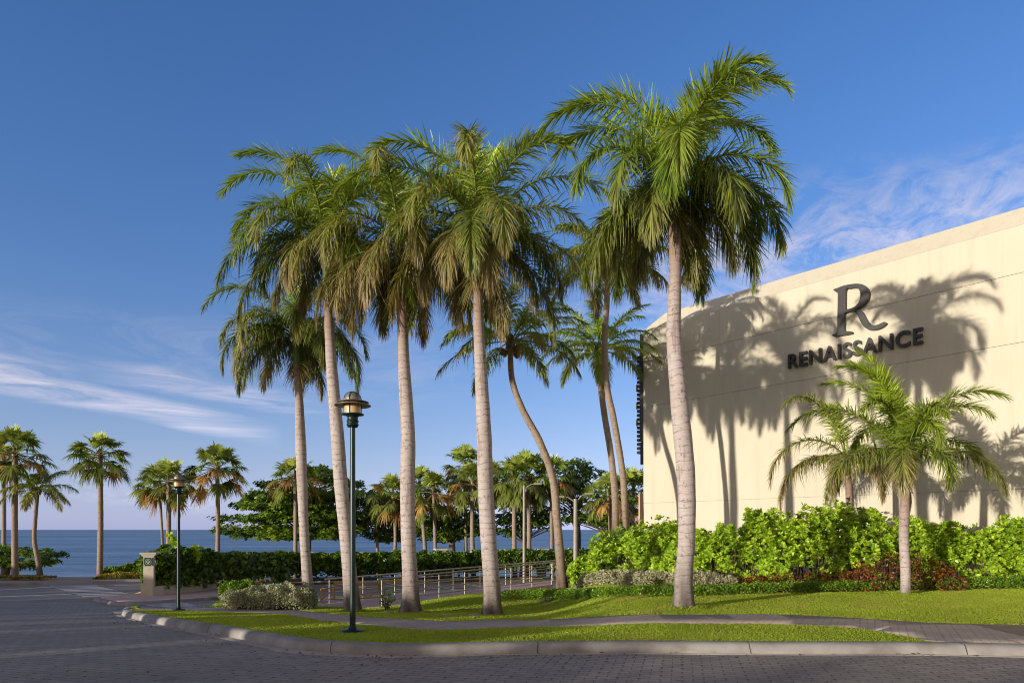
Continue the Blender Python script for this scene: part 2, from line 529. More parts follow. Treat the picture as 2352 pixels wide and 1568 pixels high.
big_ground()
SEA_Z = -2.55
g = GB()
ys = [54, 70, 100, 160, 300, 700, 2000, 6000, 20000, 45000]
V = []; F = []
for i, y in enumerate(ys): V += [(-60000, y, SEA_Z), (60000, y, SEA_Z)]
for i in range(len(ys) - 1): F.append((2 * i, 2 * i + 1, 2 * i + 3, 2 * i + 2))
g.add(V, F)
tag(g.build('sea', M['sea']), kind='structure')

# kerb line of the near island, read at road level
kerb_px = [(2900, 1520), (2352, 1508), (2100, 1503), (1739, 1502), (1400, 1500), (1163, 1502), (1041, 1505), (900, 1506), (841, 1504), (736, 1498),
           (666, 1490), (578, 1474), (497, 1458), (393, 1440), (330, 1427), (292, 1418), (278, 1411), (284, 1404), (306, 1400)]
kerb = catmull([unproj(a, b) for a, b in kerb_px], 6)


def offset_line(L, d):
    P = np.array(L); T = np.gradient(P, axis=0); T /= np.linalg.norm(T, axis=1)[:, None]
    N = np.stack([T[:, 1], -T[:, 0]], 1)      # right of travel = inside the island (line runs right to left)
    return [tuple(p) for p in P + N * d]


def sweep(name, L, prof, mat, hf=HT):
    g = GB(); P = np.array(L); n = len(P); m = len(prof)
    V = []
    for d, z in prof:
        Q = np.array(offset_line(L, d)); V.append(np.stack([Q[:, 0], Q[:, 1], hf(P[:, 0], P[:, 1]) + z], 1))
    V = np.concatenate(V); F = []
    for j in range(m - 1):
        for i in range(n - 1):
            F.append((j * n + i, j * n + i + 1, (j + 1) * n + i + 1, (j + 1) * n + i))
    g.add(V, F, smooth=True)
    F2 = [tuple(j * n for j in range(m)), tuple(j * n + n - 1 for j in range(m))[::-1]]
    g.add(V, F2)
    return g.build(name, mat)


tag(sweep('kerb', kerb, [(0, -.05), (0, .0), (.018, .07), (.04, .115), (.075, .142), (.2, .15), (.215, .145), (.215, .05)], M['kerb']), kind='structure')
def sweep_gutter(name, L, widths, mat):
    g = GB(); P = np.array(L); n = len(P)
    T = np.gradient(P, axis=0); T /= np.linalg.norm(T, axis=1)[:, None]; N = np.stack([T[:, 1], -T[:, 0]], 1)
    V = []
    for k, z in ((-1.0, .002), (-.95, .009), (0.0, .011)):
        Q = P + N * (widths * k + .004)[:, None]
        V.append(np.stack([Q[:, 0], Q[:, 1], HT(P[:, 0], P[:, 1]) + z], 1))
    V = np.concatenate(V)
    F = [(j * n + i, j * n + i + 1, (j + 1) * n + i + 1, (j + 1) * n + i) for j in range(2) for i in range(n - 1)]
    g.add(V, F, smooth=True)
    return g.build(name, mat)


kx = np.array([p[0] for p in kerb])
gwid = .07 + .26 * sst((-.3 - kx) / 3.5)
tag(sweep_gutter('gutter', kerb, gwid, M['gutter']), kind='structure')
inner = offset_line(kerb, .21)

# island back edge (world)
ramp_a, ramp_b = (-4.05, 20.9), (1.5, 26.6)
back = [unproj(306, 1399, HL), unproj(400, 1396.5, HL), unproj(488, 1392, HL), unproj(497, 1381, HL), unproj(600, 1379, HL), unproj(735, 1386, HL),
        (ramp_a[0] - .6, ramp_a[1] + .2), ramp_a, (-1.2, 23.8), ramp_b, (4, 28), (16, 28), (30, 12)]
island = inner + back
sheet('lawn', island, M['turf'], HL, 0, .7, skirt=.16)

# brick path
ptop = [(300, 1396), (400, 1394.5), (490, 1395), (630, 1395.5), (701, 1403), (806, 1414), (954, 1423), (1042, 1427), (1163, 1424), (1347, 1418), (1560, 1412), (1776, 1411),
        (1987, 1421), (2128, 1430), (2352, 1436), (2600, 1442)]
pbot = [(2600, 1488), (2352, 1483), (2150, 1476), (2085, 1463), (1987, 1447), (1860, 1438), (1739, 1433), (1600, 1433), (1347, 1438), (1163, 1442), (1041, 1447), (920, 1444), (806, 1433), (715, 1421),
        (630, 1410), (490, 1405), (400, 1401), (330, 1401)]
path_poly = catmull([unproj(a, b, HL) for a, b in ptop], 4) + catmull([unproj(a, b, HL) for a, b in pbot], 4)
sheet('path', path_poly, M['brick_path'], HL, .012, .7, skirt=.02)
brd = sheet('path_edge_paving', [unproj(a, b, HL) for a, b in [(2230, 1434), (2300, 1438), (2352, 1437), (2700, 1445), (2700, 1472), (2500, 1470), (2352, 1462)]], M['brown_pave'], HL, .018, .7)

# road of pavers, sea road, side entrance and car park
bl = [unproj(a, b) for a, b in [(262, 1384), (268, 1396), (277, 1412)]]
L1 = [unproj(a, b) for a, b in [(-60, 1386), (0, 1385), (130, 1382)]]
brick = [(-70, -25), (40, -25), (40, 8.0)] + offset_line(kerb, .1)[:97] + bl[::-1] + L1[::-1] + [(-70, L1[0][1] + 1)]
sheet('road', brick, M['brick_road'], HT, .004, 1.0)
asph = [(-75, 22), (-14, 19), (-12, 18), (-8, 17.5), (0, 20), (3, 25), (6, 41), (-13.5, 37.5)] + [unproj(a, b) for a, b in ((336, 1333), (212, 1337), (98, 1341.5), (-200, 1350))] + [(-75, 34)]
sheet('sea_road', asph, M['asphalt'], HT, 0, 1.0)

# opposite pavement corner
cn_front = catmull([unproj(a, b) for a, b in [(214, 1379), (232, 1384), (262, 1389.5), (300, 1390), (350, 1387), (420, 1382), (500, 1376), (570, 1371)]], 5)
cn_back = [unproj(a, b) for a, b in [(620, 1345), (560, 1350), (500, 1355), (470, 1360), (355, 1371), (322, 1364), (300, 1371), (250, 1373)]]
cf_in = offset_line(cn_front, -.18)
sheet('pavement', cf_in + cn_back, M['pink'], HT, .11, 1.0, skirt=.12)
tag(sweep('pavement_kerb', cn_front[::-1], [(0, -.05), (0, 0), (.02, .07), (.06, .105), (.18, .118), (.185, .05)], M['kerb']), kind='structure')


def marks(name, quads, mat=M['white'], off=.012, hf=HT, label=None):
    g = GB()
    for q in quads:
        P = [unproj(a, b) for a, b in q]
        n = 6
        for k in range(n):
            t0, t1 = k / n, (k + 1) / n
            A = np.array(P[0]) * (1 - t0) + np.array(P[1]) * t0; B = np.array(P[0]) * (1 - t1) + np.array(P[1]) * t1
            C = np.array(P[3]) * (1 - t1) + np.array(P[2]) * t1; D = np.array(P[3]) * (1 - t0) + np.array(P[2]) * t0
            V = [(p[0], p[1], float(HT(*p)) + off) for p in (A, B, C, D)]
            g.add(V, [(0, 1, 2, 3)])
    return tag(g.build(name, mat), kind='structure')


def lerp(a, b, t): return (a[0] + (b[0] - a[0]) * t, a[1] + (b[1] - a[1]) * t)


qs = []
n = 9
for i in range(n):
    t = (i + .0) / n; t2 = (i + .52) / n
    t, t2 = t ** 1.25, t2 ** 1.25
    qs.append((lerp((112, 1345.5), (197, 1372), t), lerp((222, 1343.5), (316, 1368.5), t), lerp((222, 1343.5), (316, 1368.5), t2), lerp((112, 1345.5), (197, 1372), t2)))
marks('crosswalk_marking', qs)
qs = []
n = 6
for i in range(n):
    t = i / n; t2 = (i + .55) / n
    qs.append((lerp((322, 1388), (392, 1398), t), lerp((418, 1383), (480, 1394), t), lerp((418, 1383), (480, 1394), t2), lerp((322, 1388), (392, 1398), t2)))
marks('crosswalk_marking', qs)
marks('lane_marking', [((-80, 1358.2), (120, 1347), (122, 1348.4), (-80, 1360))])
marks('lane_marking', [((-80, 1372), (164, 1362.8), (166, 1364.4), (-80, 1374.2))])
marks('lane_marking', [((262, 1344), (330, 1341.6), (330, 1342.8), (264, 1345.2))])
bays = []
for x, y in ((618, 1350), (750, 1343), (888, 1338), (912, 1352), (1008, 1347), (1060, 1338), (1140, 1337), (1205, 1336)):
    bays.append(((x, y), (x + 62, y + 11), (x + 60, y + 12.2), (x - 2, y + 1)))
marks('parking_bay_marking', bays)
marks('parking_bay_marking', [((722, 1377), (800, 1371), (806, 1376), (722, 1381))])
marks('parking_bay_marking', [((495, 1352), (520, 1349), (545, 1352.5), (530, 1355))])

# verge under the long hedge
sheet('verge', [(-14.3, 37), (-13.5, 35.4), (-8, 39.0), (9, 40.4), (9, 45), (-13, 43)], M['soil'], HT, .10, 1.5, skirt=.1)
# painted kerb stones along the car park
L0 = catmull([unproj(a, b) for a, b in [(548, 1349), (600, 1345), (700, 1341), (800, 1340), (900, 1338), (1000, 1336), (1100, 1334), (1200, 1332.5), (1290, 1331)]], 8)
acc = 0
L0 = np.array(L0)
seg = np.linalg.norm(np.diff(L0, axis=0), axis=1); cum = np.concatenate([[0], np.cumsum(seg)])
s = 0.0; k = 0
while s + 1.9 < cum[-1]:
    e = s + (1.75 if k % 2 == 0 else .9)
    pa = [np.interp(s, cum, L0[:, 0]), np.interp(s, cum, L0[:, 1])]; pb = [np.interp(e, cum, L0[:, 0]), np.interp(e, cum, L0[:, 1])]
    d = np.array(pb) - pa; Ld = np.linalg.norm(d); d /= Ld; nrm = np.array([-d[1], d[0]])
    z0, z1 = float(HT(*pa)), float(HT(*pb))
    ax = np.array([d[0], d[1], (z1 - z0) / Ld])
    g = GB(); o = np.array([pa[0], pa[1], z0])
    prof = [(0, -.05), (0, .13), (.03, .16), (.17, .16), (.2, .13), (.2, -.05)]
    V = [o + ax * x + np.array([nrm[0] * a, nrm[1] * a, b]) for x in (.01, Ld - .01) for a, b in prof]
    F = [(i, i + 6, (i + 1) % 6 + 6, (i + 1) % 6) for i in range(6)] + [tuple(range(6)), tuple(range(11, 5, -1))]
    g.add(V, F)
    ob = g.build('kerb_stone', M['yellow'] if k % 2 == 0 else M['kerb'], loc=tuple(o))
    tag(ob, ('yellow painted kerb stone at the foot of the long round-leaved hedge' if k % 2 == 0 else 'bare grey kerb stone between yellow ones below the long hedge'), 'kerb stone',
        'yellow kerb stones along the car park' if k % 2 == 0 else 'grey kerb stones along the car park')
    s = e; k += 1

# ramp deck behind the lawn
A0 = np.array([ramp_a[0], ramp_a[1], -.67]); A1 = np.array([ramp_b[0], ramp_b[1], -.44])
B0 = np.array([-6.2, 22.9, -.76]); B1 = np.array([1.7, 28.4, -.40])
A00 = np.array([-6.6, 21.6, -.74])
g = GB()
top = [A00, A0, A1, B1, B0]
V = [tuple(p) for p in top] + [(p[0], p[1], p[2] - .5) for p in top]
g.add(V, [(0, 1, 2, 3, 4)] + [(i, i + 5, (i + 1) % 5 + 5, (i + 1) % 5) for i in range(5)])
tag(g.build('ramp_pavement', M['pink']), kind='structure')


def railing(P0, P1, h, npost, label, group, lo_end=False):
    P0 = np.array(P0); P1 = np.array(P1)
    root = empty('railing', tuple(P0), label, 'railing', group)
    for i in range(npost):
        p = P0 + (P1 - P0) * i / (npost - 1)
        GB().tube([p - [0, 0, .05], p + [0, 0, h]], .018, 8).build('post', M['rail'], root)
    for hh, r in ((h + .02, .028), (h - .2, .017), (h - .42, .017), (h - .64, .017)):
        if hh > .05:
            e = (P1 - P0) / np.linalg.norm(P1 - P0) * (.15 if hh > h else 0)
            GB().tube([P0 - e + [0, 0, hh], P1 + e + [0, 0, hh]], r, 8).build('rail', M['rail'], root)
    return root


railing(A0 + [.05, .08, 0], A1 + [.05, .08, 0], .84, 8, 'metal handrail between the lawn and the pink ramp, nearer of the pair', 'handrails of the ramp')
railing(B0 + [.1, -.1, 0], B1 + [0, -.1, 0], .80, 9, 'metal handrail on the car park side of the pink ramp', 'handrails of the ramp')

# yellow barrier frame
yb = empty('barrier', at(737, 1384, 22.3), 'yellow metal barrier frame with diagonal braces beside the pale clipped shrub', 'barrier')
o = np.array(yb.location)
e = np.array([.97, .24, 0]) * 1.0
rn = [((0, .46), (1.95, .52)), ((0, .10), (1.95, .14)), ((0, .0), (0, .46)), ((.42, .1), (.42, .46)), ((1.02, .12), (1.02, .49)), ((1.95, -.02), (1.95, .52)), ((0, .1), (.42, .46)), ((1.02, .49), (1.5, .13)), ((1.5, .13), (1.95, .5))]
for i, (a, b) in enumerate(rn):
    pa = o + e * a[0] + [0, 0, a[1]]; pb = o + e * b[0] + [0, 0, b[1]]
    GB().tube([pa, pb], .022, 6).build('rail' if i < 2 else 'post' if i < 6 else 'brace', M['yellow_metal'], yb)
bl_ = unproj(603, 1352)
g = GB(); z = float(HT(*bl_)); g.lathe((bl_[0], bl_[1], z), [(.001, 0), (.09, 0), (.09, .36), (.11, .37), (.11, .42), (.001, .45)], 12)
tag(g.build('bollard', M['yellow_metal'], loc=(bl_[0], bl_[1], z)), 'short yellow bollard sticking up behind the pale clipped shrub', 'bollard')

# in-ground covers on the lawn
for (px, py, lab) in ((899, 1408, 'small grey in-ground cover in the grass left of the third palm from the building'), (1090, 1413, 'small pale in-ground cover in the grass left of the second palm from the building')):
    x, y = unproj(px, py, HL); z = float(HL(x, y))
    GB().lathe((x, y, z), [(.15, -.02), (.15, .028), (.14, .034), (.001, .034)], 20).build('utility_hatch', M['grey_pole'], loc=(x, y, z))
    tag(bpy.context.scene.objects[-1] if False else [o for o in COL.objects if o.name.startswith('utility_hatch')][-1], lab, 'hatch')

# ------------------------------------------------------------------ leaves


def nrmv(a): return a / (np.linalg.norm(a, axis=-1, keepdims=True) + 1e-9)


def strips(P0, D, S, L, W, droop, prof, c0=None, c1=None, ts=None):
    """many narrow leaf blades. P0 base, D direction, S width direction, L length, W width, droop amount; prof = widths along it"""
    N = len(P0); k = len(prof)
    ts = np.linspace(0, 1, k) if ts is None else np.array(ts)
    L = np.broadcast_to(L, N); W = np.broadcast_to(W, N); droop = np.broadcast_to(droop, N)
    cen = P0[:, None, :] + D[:, None, :] * (L[:, None] * ts[None, :])[:, :, None]
    cen = cen.copy()
    cen[:, :, 2] -= (droop * L)[:, None] * (ts ** 2)[None, :]
    cen -= D[:, None, :] * ((droop ** 2 * L * .45)[:, None] * (ts ** 2)[None, :])[:, :, None]
    hw = (W[:, None] * np.array(prof)[None, :] * .5)[:, :, None] * S[:, None, :]
    V = np.stack([cen - hw, cen + hw], 2)           # N,k,2,3
    base = (np.arange(N) * k * 2)[:, None]
    j = np.arange(k - 1)[None, :] * 2
    a = base + j
    F = np.stack([a, a + 1, a + 3, a + 2], -1).reshape(-1, 4)
    C = None
    if c0 is not None:
        c0 = np.broadcast_to(c0, (N, 3)); c1 = np.broadcast_to(c1, (N, 3))
        C = c0[:, None, None, :] * (1 - ts)[None, :, None, None] + c1[:, None, None, :] * ts[None, :, None, None]
        C = np.broadcast_to(C, (N, k, 2, 3)).reshape(-1, 3)
    return V.reshape(-1, 3), F, C


def rnd(n): return rng.normal(size=(n, 3))


def perp(D):
    r = rnd(len(D)); r -= D * (r * D).sum(1)[:, None]
    return nrmv(r)


G_YOUNG = np.array([.30, .41, .035]); G_MID = np.array([.14, .235, .024]); G_OLD = np.array([.155, .20, .036]); BROWN = np.array([.32, .20, .11]); STRAW = np.array([.36, .26, .14])


def frond(gb, hub, az, el0, L, droop, nleaf=95, leafL=.62, leafW=.034, age=.5, pow_=1.35, twist=0.0, flat=False, dry=.0, pet=.1, hang=.5, r0=.022, rim=False):
    m = 26
    s = np.linspace(0, 1, m)
    el = el0 - droop * s ** pow_
    dl = L / (m - 1)
    azv = az + twist * s
    T = np.stack([np.cos(el) * np.cos(azv), np.cos(el) * np.sin(azv), np.sin(el)], 1)
    P = np.array(hub, float) + np.concatenate([[np.zeros(3)], np.cumsum(T[:-1] * dl, 0)])
    B = np.stack([-np.sin(azv), np.cos(azv), np.zeros(m)], 1)
    Nn = np.cross(T, B); Nn *= -1
    Nn = np.where((np.cross(T, B)[:, 2:3] > 0), np.cross(T, B), Nn) if False else np.stack([-np.sin(el) * np.cos(azv), -np.sin(el) * np.sin(azv), np.cos(el)], 1)
    g0 = G_YOUNG * (1 - min(age * 2, 1)) + G_MID * min(age * 2, 1) if age < .5 else G_MID * (2 - 2 * age) + G_OLD * (2 * age - 1)
    rc = np.array([.22, .26, .05]) * (1 - age * .5) + BROWN * .4 * age
    gb.tube(P, np.linspace(r0, .004, m), 5, col=rc, cap=False)
    for side in (-1, 1):
        si = np.sort(np.clip(pet + (1 - pet) * (np.arange(nleaf) + rng.uniform(-.4, .4, nleaf)) / nleaf, 0, .995))
        pi = np.stack([np.interp(si, s, P[:, k]) for k in range(3)], 1)
        Ti = nrmv(np.stack([np.interp(si, s, T[:, k]) for k in range(3)], 1))
        Bi = nrmv(np.stack([np.interp(si, s, B[:, k]) for k in range(3)], 1))
        Ni = nrmv(np.stack([np.interp(si, s, Nn[:, k]) for k in range(3)], 1))
        a = np.interp(si, [0, .5, 1], [R(68), R(52), R(18)]) + rng.normal(0, R(6), nleaf)
        if flat: pl = rng.normal(R(12), R(8), nleaf)
        else: pl = rng.choice([R(-16), R(18), R(48)] if age < .45 else [R(-20), R(8), R(34)], nleaf) + rng.normal(0, R(9), nleaf)
        D = np.cos(a)[:, None] * Ti + np.sin(a)[:, None] * (side * np.cos(pl)[:, None] * Bi + np.sin(pl)[:, None] * Ni)
        D = nrmv(D + rng.normal(0, .09, (nleaf, 3)))
        S = nrmv(np.cross(D, Ni + rng.normal(0, .35, (nleaf, 3))))
        prof = np.interp(si, [0, .12, .35, .7, 1], [.45, .85, 1.0, .82, .38])
        Ls = leafL * prof * rng.uniform(.85, 1.1, nleaf)
        c0 = g0[None, :] * rng.uniform(.75, 1.25, (nleaf, 1))
        dr = np.clip(rng.uniform(0, 1, nleaf) * dry * 1.6 + dry * (si * 1.3 - .45), 0, 1)[:, None]
        c0 = c0 * (1 - .42 * dr) + BROWN * .42 * dr
        tipc = (g0 * 1.15)[None, :] * (1 - np.clip(dr * 1.5 + .05 * age, 0, 1)) + STRAW * np.clip(dr * 1.5 + .05 * age, 0, 1)
        dp = hang * rng.uniform(.5, 1.3, nleaf) * (1 + dr[:, 0])
        V, F, C = strips(pi, D, S, Ls, leafW * rng.uniform(.8, 1.25, nleaf) * (1 - .35 * dr[:, 0]), dp * rng.uniform(.4, 1.5, nleaf), [.55, 1, .85, .5, .06], c0, tipc, [0, .2, .5, .78, 1])
        gb.add(V, F, C)
    return P


def colgrad(V, z0, z1, foot=.55, topc=(.62, .5, .4), foot_h=.12, top_h=.12):
    pass


def trunk(name, pts, rad, mat, parent, seg=16, foot=(.42, .36, .31), foot_h=.7, topc=(.62, .50, .42), top_h=1.2, lump=.02):
    P = np.array(catmull(pts, 8)); n0 = len(pts)
    rr = np.interp(np.linspace(0, 1, len(P)), np.linspace(0, 1, len(rad)), rad)
    # finer rings
    L = np.concatenate([[0], np.cumsum(np.linalg.norm(np.diff(P, axis=0), axis=1))])
    n = max(int(L[-1] / .09), 12); q = np.linspace(0, L[-1], n)
    Q = np.stack([np.interp(q, L, P[:, k]) for k in range(3)], 1); rq = np.interp(q, L, rr)
    rq = rq * (1 + lump * np.sin(q * 9.1 + 1) * .5 + lump * rng.normal(0, .35, n))
    g = GB(); g.tube(Q, rq, seg)
    # knobbly foot
    V = g.V[0].reshape(n, seg, 3)
    for i in range(n):
        k = math.exp(-q[i] / .22)
        c = Q[i]
        w = 1 + k * .10 * np.sin(np.arange(seg) * 2.4 + 1.3) * rng.uniform(.6, 1.2, seg)
        V[i] = c + (V[i] - c) * w[:, None]
    g.V[0] = V.reshape(-1, 3)
    C = np.ones((n, seg, 3))
    f = np.exp(-(q / foot_h) ** 2)[:, None, None] * (.75 + .25 * np.sin(np.arange(seg) * 1.7 + q[:, None] * 3))[:, :, None]
    C = C * (1 - f) + np.array(foot) * f
    t_ = np.exp(-((L[-1] - q) / top_h) ** 2)[:, None, None]
    C = C * (1 - t_) + np.array(topc) * t_
    g.C[0][:, :3] = C.reshape(-1, 3); g.hascol = True
    return g.build(name, mat, parent)


# ------------------------------------------------------------------ royal palms
def royal(base_px, Y, trunk_px, rad, hub_px, L, label, fr, seed, group='tall royal palms on the lawn', dryk=.5, nl=150, LL=.72, zbase=None, shaft=1.0, spear=1.0, filler=4, flower=True):
    """trunk_px: list of (x, y) along the trunk upward; hub_px where the fronds spring; fr: list of (azimuth, elevation, length factor, droop, age, dry)"""
    global rng
    rng = np.random.default_rng(seed)
    b = at(base_px[0], base_px[1], Y)
    root = empty('royal_palm', b, label, 'palm tree', group)
    pts = [at(x, y, Y) for x, y in [base_px] + trunk_px]
    pts[0] = pts[0] - Vector((0, 0, .12))
    rad = [q_ * .93 for q_ in rad]
    trunk('trunk', [tuple(p) for p in pts], rad, M['trunk_royal'], root, foot=(.10, .085, .07), foot_h=.95 if group.startswith('tall') else .3, topc=(.60, .46, .36), top_h=1.5 * shaft)
    tp = np.array(pts[-1]); hub = np.array(at(hub_px[0], hub_px[1], Y))
    g = GB(); rt = rad[-1]
    k = np.linspace(0, 1, 9)[:, None]
    g.tube(tp * (1 - k) + hub * k, rt * np.array([1.02, 1.12, 1.1, 1.0, .9, .78, .66, .55, .42]), 14)
    cs = g.build('crownshaft', M['shaft'], root)
    cg = GB()
    # spear leaf and leaf bases form the heart of the crown
    cg.tube([hub - [0, 0, .1], hub + [0, 0, .5], hub + [.03, 0, 1.1 * spear]], [rt * .45, rt * .3, .012], 8, col=G_YOUNG * .9)
    crown = cg.build('crown', M['frond'], root)
    # crown parts hang off the crown mesh
    if group.startswith('tall'):
        fr = fr + [(A(k * 51 + seed), A(-20 + rng.uniform(-12, 10)), rng.uniform(.6, .78), A(52), .95, rng.uniform(.5, 1.1)) for k in range(4)] + [(A(k * 120 + seed * 2), A(30 + rng.uniform(-12, 12)), rng.uniform(.8, .95), A(112), .5, rng.uniform(0, .6)) for k in range(5)]
    for i, (az, el, lf, dr, age, dry) in enumerate(fr):
        fg = GB()
        hb = hub + np.array([math.cos(az), math.sin(az), 0]) * rt * .45 + [0, 0, rng.uniform(-.05, .12) - age * .18]
        up = age < .32; frond(fg, hb, az, min(el + (8 * D2 if up else 0), 1.52), L * lf * (1.3 if up else 1.06), dr + (.16 if up else .3), nl, LL, .029, age, rng.uniform(1.35, 1.7) if up else rng.uniform(.95, 1.2), rng.uniform(-.25, .25), False, dry * dryk, .1 if age > .2 else .16, .16 + .62 * age, .026)
        fg.build('frond', M['frond'], crown)
    if flower:
        fg = GB(); b0 = tp + [0, 0, .05]
        for az in (rng.uniform(0, 6.28), rng.uniform(0, 6.28)):
            n = 60; dirs = nrmv(np.stack([np.cos(az) + rng.normal(0, .45, n), np.sin(az) + rng.normal(0, .45, n), rng.uniform(-1.2, .3, n)], 1))
            V, F, C = strips(np.repeat([b0], n, 0), dirs, perp(dirs), rng.uniform(.4, .75, n), .018, .5, [.5, 1, .8, .7, .4], np.array([.20, .21, .06]), np.array([.26, .22, .08]))
            fg.add(V, F, C)
        fg.build('flower_stalk', M['frond'], root)
    return root


D2 = math.pi / 180


def A(deg): return deg * D2


# azimuth: 0 = right, 90 = away, 180 = left, 270 = towards the road
P5 = [(A(170), A(80), 1.0, A(105), .1, 0), (A(22), A(66), .95, A(125), .25, .1), (A(305), A(76), .85, A(115), .1, .05), (A(178), A(66), 1.1, A(120), .15, .05), (A(150), A(60), 1.0, A(110), .2, .0), (A(200), A(42), 1.05, A(112), .4, .25), (A(35), A(82), .82, A(95), .05, .05), (A(330), A(70), .9, A(125), .15, .15),
      (A(5), A(30), 1.12, A(105), .6, .35), (A(345), A(46), 1.0, A(118), .4, .3), (A(262), A(50), .95, A(135), .35, .45), (A(285), A(62), .9, A(128), .25, .2), (A(225), A(40), .98, A(120), .55, .5),
      (A(15), A(2), 1.0, A(82), .9, .15), (A(165), A(5), 1.0, A(85), .9, .1), (A(190), A(-8), .95, A(70), .95, .3), (A(95), A(40), 1, A(110), .5, .1), (A(70), A(62), .9, A(110), .3, .1), (A(120), A(15), 1, A(95), .8, .2),
      (A(60), A(8), .95, A(88), .85, .2), (A(240), A(8), .8, A(92), .8, .7), (A(300), A(18), .85, A(100), .7, .5), (A(100), A(80), .8, A(80), .05, 0)]
royal((1571, 1394), 13.7, [(1570, 1330), (1577, 1240), (1576, 1100), (1562, 940), (1548, 780), (1549, 700), (1551, 600), (1549, 500)], [.265, .20, .185, .185, .20, .195, .165, .15, .135, .135, .125],
      (1551, 425), 2.6, 'tallest royal palm with straight grey trunk, in front of the cream building wall', P5, 5, dryk=.25)
P4 = [(A(0), A(78), .9, A(110), .1, .05), (A(195), A(74), .95, A(115), .1, .05), (A(175), A(58), 1.08, A(112), .2, .1), (A(60), A(86), .85, A(60), .0, .0), (A(110), A(78), .9, A(75), .0, .0), (A(10), A(52), 1.1, A(118), .3, .15), (A(340), A(38), 1.1, A(105), .5, .5), (A(0), A(12), 1.1, A(78), .85, .4),
      (A(205), A(35), 1.05, A(110), .5, .7), (A(230), A(55), .9, A(130), .35, .5), (A(265), A(55), .95, A(140), .3, .5), (A(290), A(38), .95, A(125), .5, .6), (A(315), A(62), .9, A(120), .2, .2), (A(190), A(5), .95, A(82), .9, .85),
      (A(20), A(-5), .95, A(72), .95, .2), (A(150), A(25), 1, A(100), .6, .3), (A(90), A(35), 1, A(105), .5, .2), (A(60), A(55), .95, A(105), .3, .1), (A(250), A(10), .8, A(95), .9, .9), (A(280), A(5), .75, A(90), .95, .9), (A(125), A(60), .95, A(110), .3, 0)]
royal((1130, 1408), 16.0, [(1130, 1350), (1122, 1240), (1115, 1110), (1112, 1000), (1105, 860), (1099, 740), (1097, 640)], [.29, .215, .205, .20, .195, .19, .17, .145, .13, .125],
      (1100, 535), 3.0, 'royal palm with a bright lime tuft on top, second from the building', P4, 14, dryk=.55)
P3 = [(A(165), A(82), 1.0, A(95), .05, 0), (A(15), A(82), .95, A(95), .05, 0), (A(172), A(60), 1.1, A(118), .15, .05), (A(30), A(70), 1.0, A(115), .1, .05), (A(100), A(84), .85, A(60), .0, .0), (A(145), A(72), 1, A(105), .1, 0), (A(350), A(50), 1.0, A(125), .35, .3), (A(10), A(22), 1.0, A(100), .7, .4),
      (A(200), A(40), 1.05, A(115), .45, .5), (A(225), A(52), .98, A(135), .35, .6), (A(262), A(58), .95, A(140), .3, .4), (A(290), A(40), .95, A(125), .5, .7), (A(315), A(55), .9, A(128), .3, .3), (A(188), A(8), .95, A(85), .9, .85),
      (A(345), A(0), .95, A(80), .9, .4), (A(95), A(30), 1, A(105), .6, .2), (A(60), A(45), .95, A(105), .4, .1), (A(255), A(10), .85, A(98), .9, .9), (A(300), A(6), .8, A(92), .95, .9), (A(215), A(3), .85, A(85), .95, .95)]
royal((943, 1403), 17.3, [(943, 1350), (938, 1240), (936, 1110), (937, 1000), (929, 860), (925, 760), (922, 680)], [.35, .235, .205, .20, .205, .20, .18, .15, .14, .135],
      (921, 570), 3.0, 'royal palm with dark flared foot and leafy sprout beside it, third from the building', P3, 23, dryk=.65)
P2 = [(A(185), A(80), 1.05, A(105), .1, 0), (A(10), A(84), .95, A(90), .05, 0), (A(180), A(68), 1.15, A(125), .1, .0), (A(30), A(74), .95, A(95), .05, .0), (A(165), A(52), 1.1, A(120), .25, .05), (A(195), A(28), 1.15, A(95), .6, .2), (A(350), A(58), 1.0, A(125), .25, .2), (A(15), A(30), 1.0, A(110), .6, .4),
      (A(210), A(48), 1.05, A(125), .4, .3), (A(235), A(52), .98, A(135), .35, .5), (A(265), A(58), .95, A(140), .3, .4), (A(295), A(40), .95, A(125), .5, .6), (A(320), A(55), .9, A(128), .3, .3), (A(182), A(6), 1.1, A(78), .9, .3),
      (A(345), A(0), .95, A(80), .9, .5), (A(95), A(40), 1, A(105), .5, .2), (A(130), A(62), .95, A(105), .2, .1), (A(255), A(10), .85, A(98), .9, .8), (A(305), A(6), .8, A(92), .95, .8), (A(90), A(85), .85, A(50), .0, .0)]
royal((811, 1397), 18.4, [(806, 1350), (796, 1240), (783, 1110), (775, 1000), (763, 860), (757, 760), (754, 670)], [.27, .23, .20, .195, .20, .195, .175, .15, .14, .135],
      (748, 565), 2.8, 'leaning royal palm whose foot stands just behind the near street lamp', P2, 31)
P1 = [(A(180), A(55), 1.0, A(125), .3, .2), (A(100), A(82), .8, A(70), .0, .0), (A(5), A(45), 1.0, A(120), .4, .1), (A(200), A(30), 1.0, A(112), .6, .5), (A(165), A(20), 1.05, A(100), .6, .2), (A(345), A(25), 1.05, A(105), .7, .2), (A(20), A(8), 1.0, A(90), .9, .1),
      (A(240), A(50), .95, A(135), .4, .6), (A(285), A(45), .95, A(130), .4, .5), (A(310), A(30), .95, A(118), .6, .4), (A(220), A(20), .95, A(105), .8, .6), (A(90), A(45), 1, A(110), .4, .2), (A(50), A(35), 1, A(108), .5, .2), (A(135), A(50), .9, A(115), .4, .2), (A(0), A(65), .9, A(120), .2, .1)]
royal((711, 1389), 21.0, [(706, 1330), (699, 1230), (694, 1110), (690, 1000), (687, 920), (682, 840)], [.24, .185, .16, .155, .17, .175, .15, .125, .115],
      (677, 762), 2.75, 'slender shorter royal palm with green crownshaft standing at the pale clipped shrub', P1, 47, LL=.62, dryk=.5)
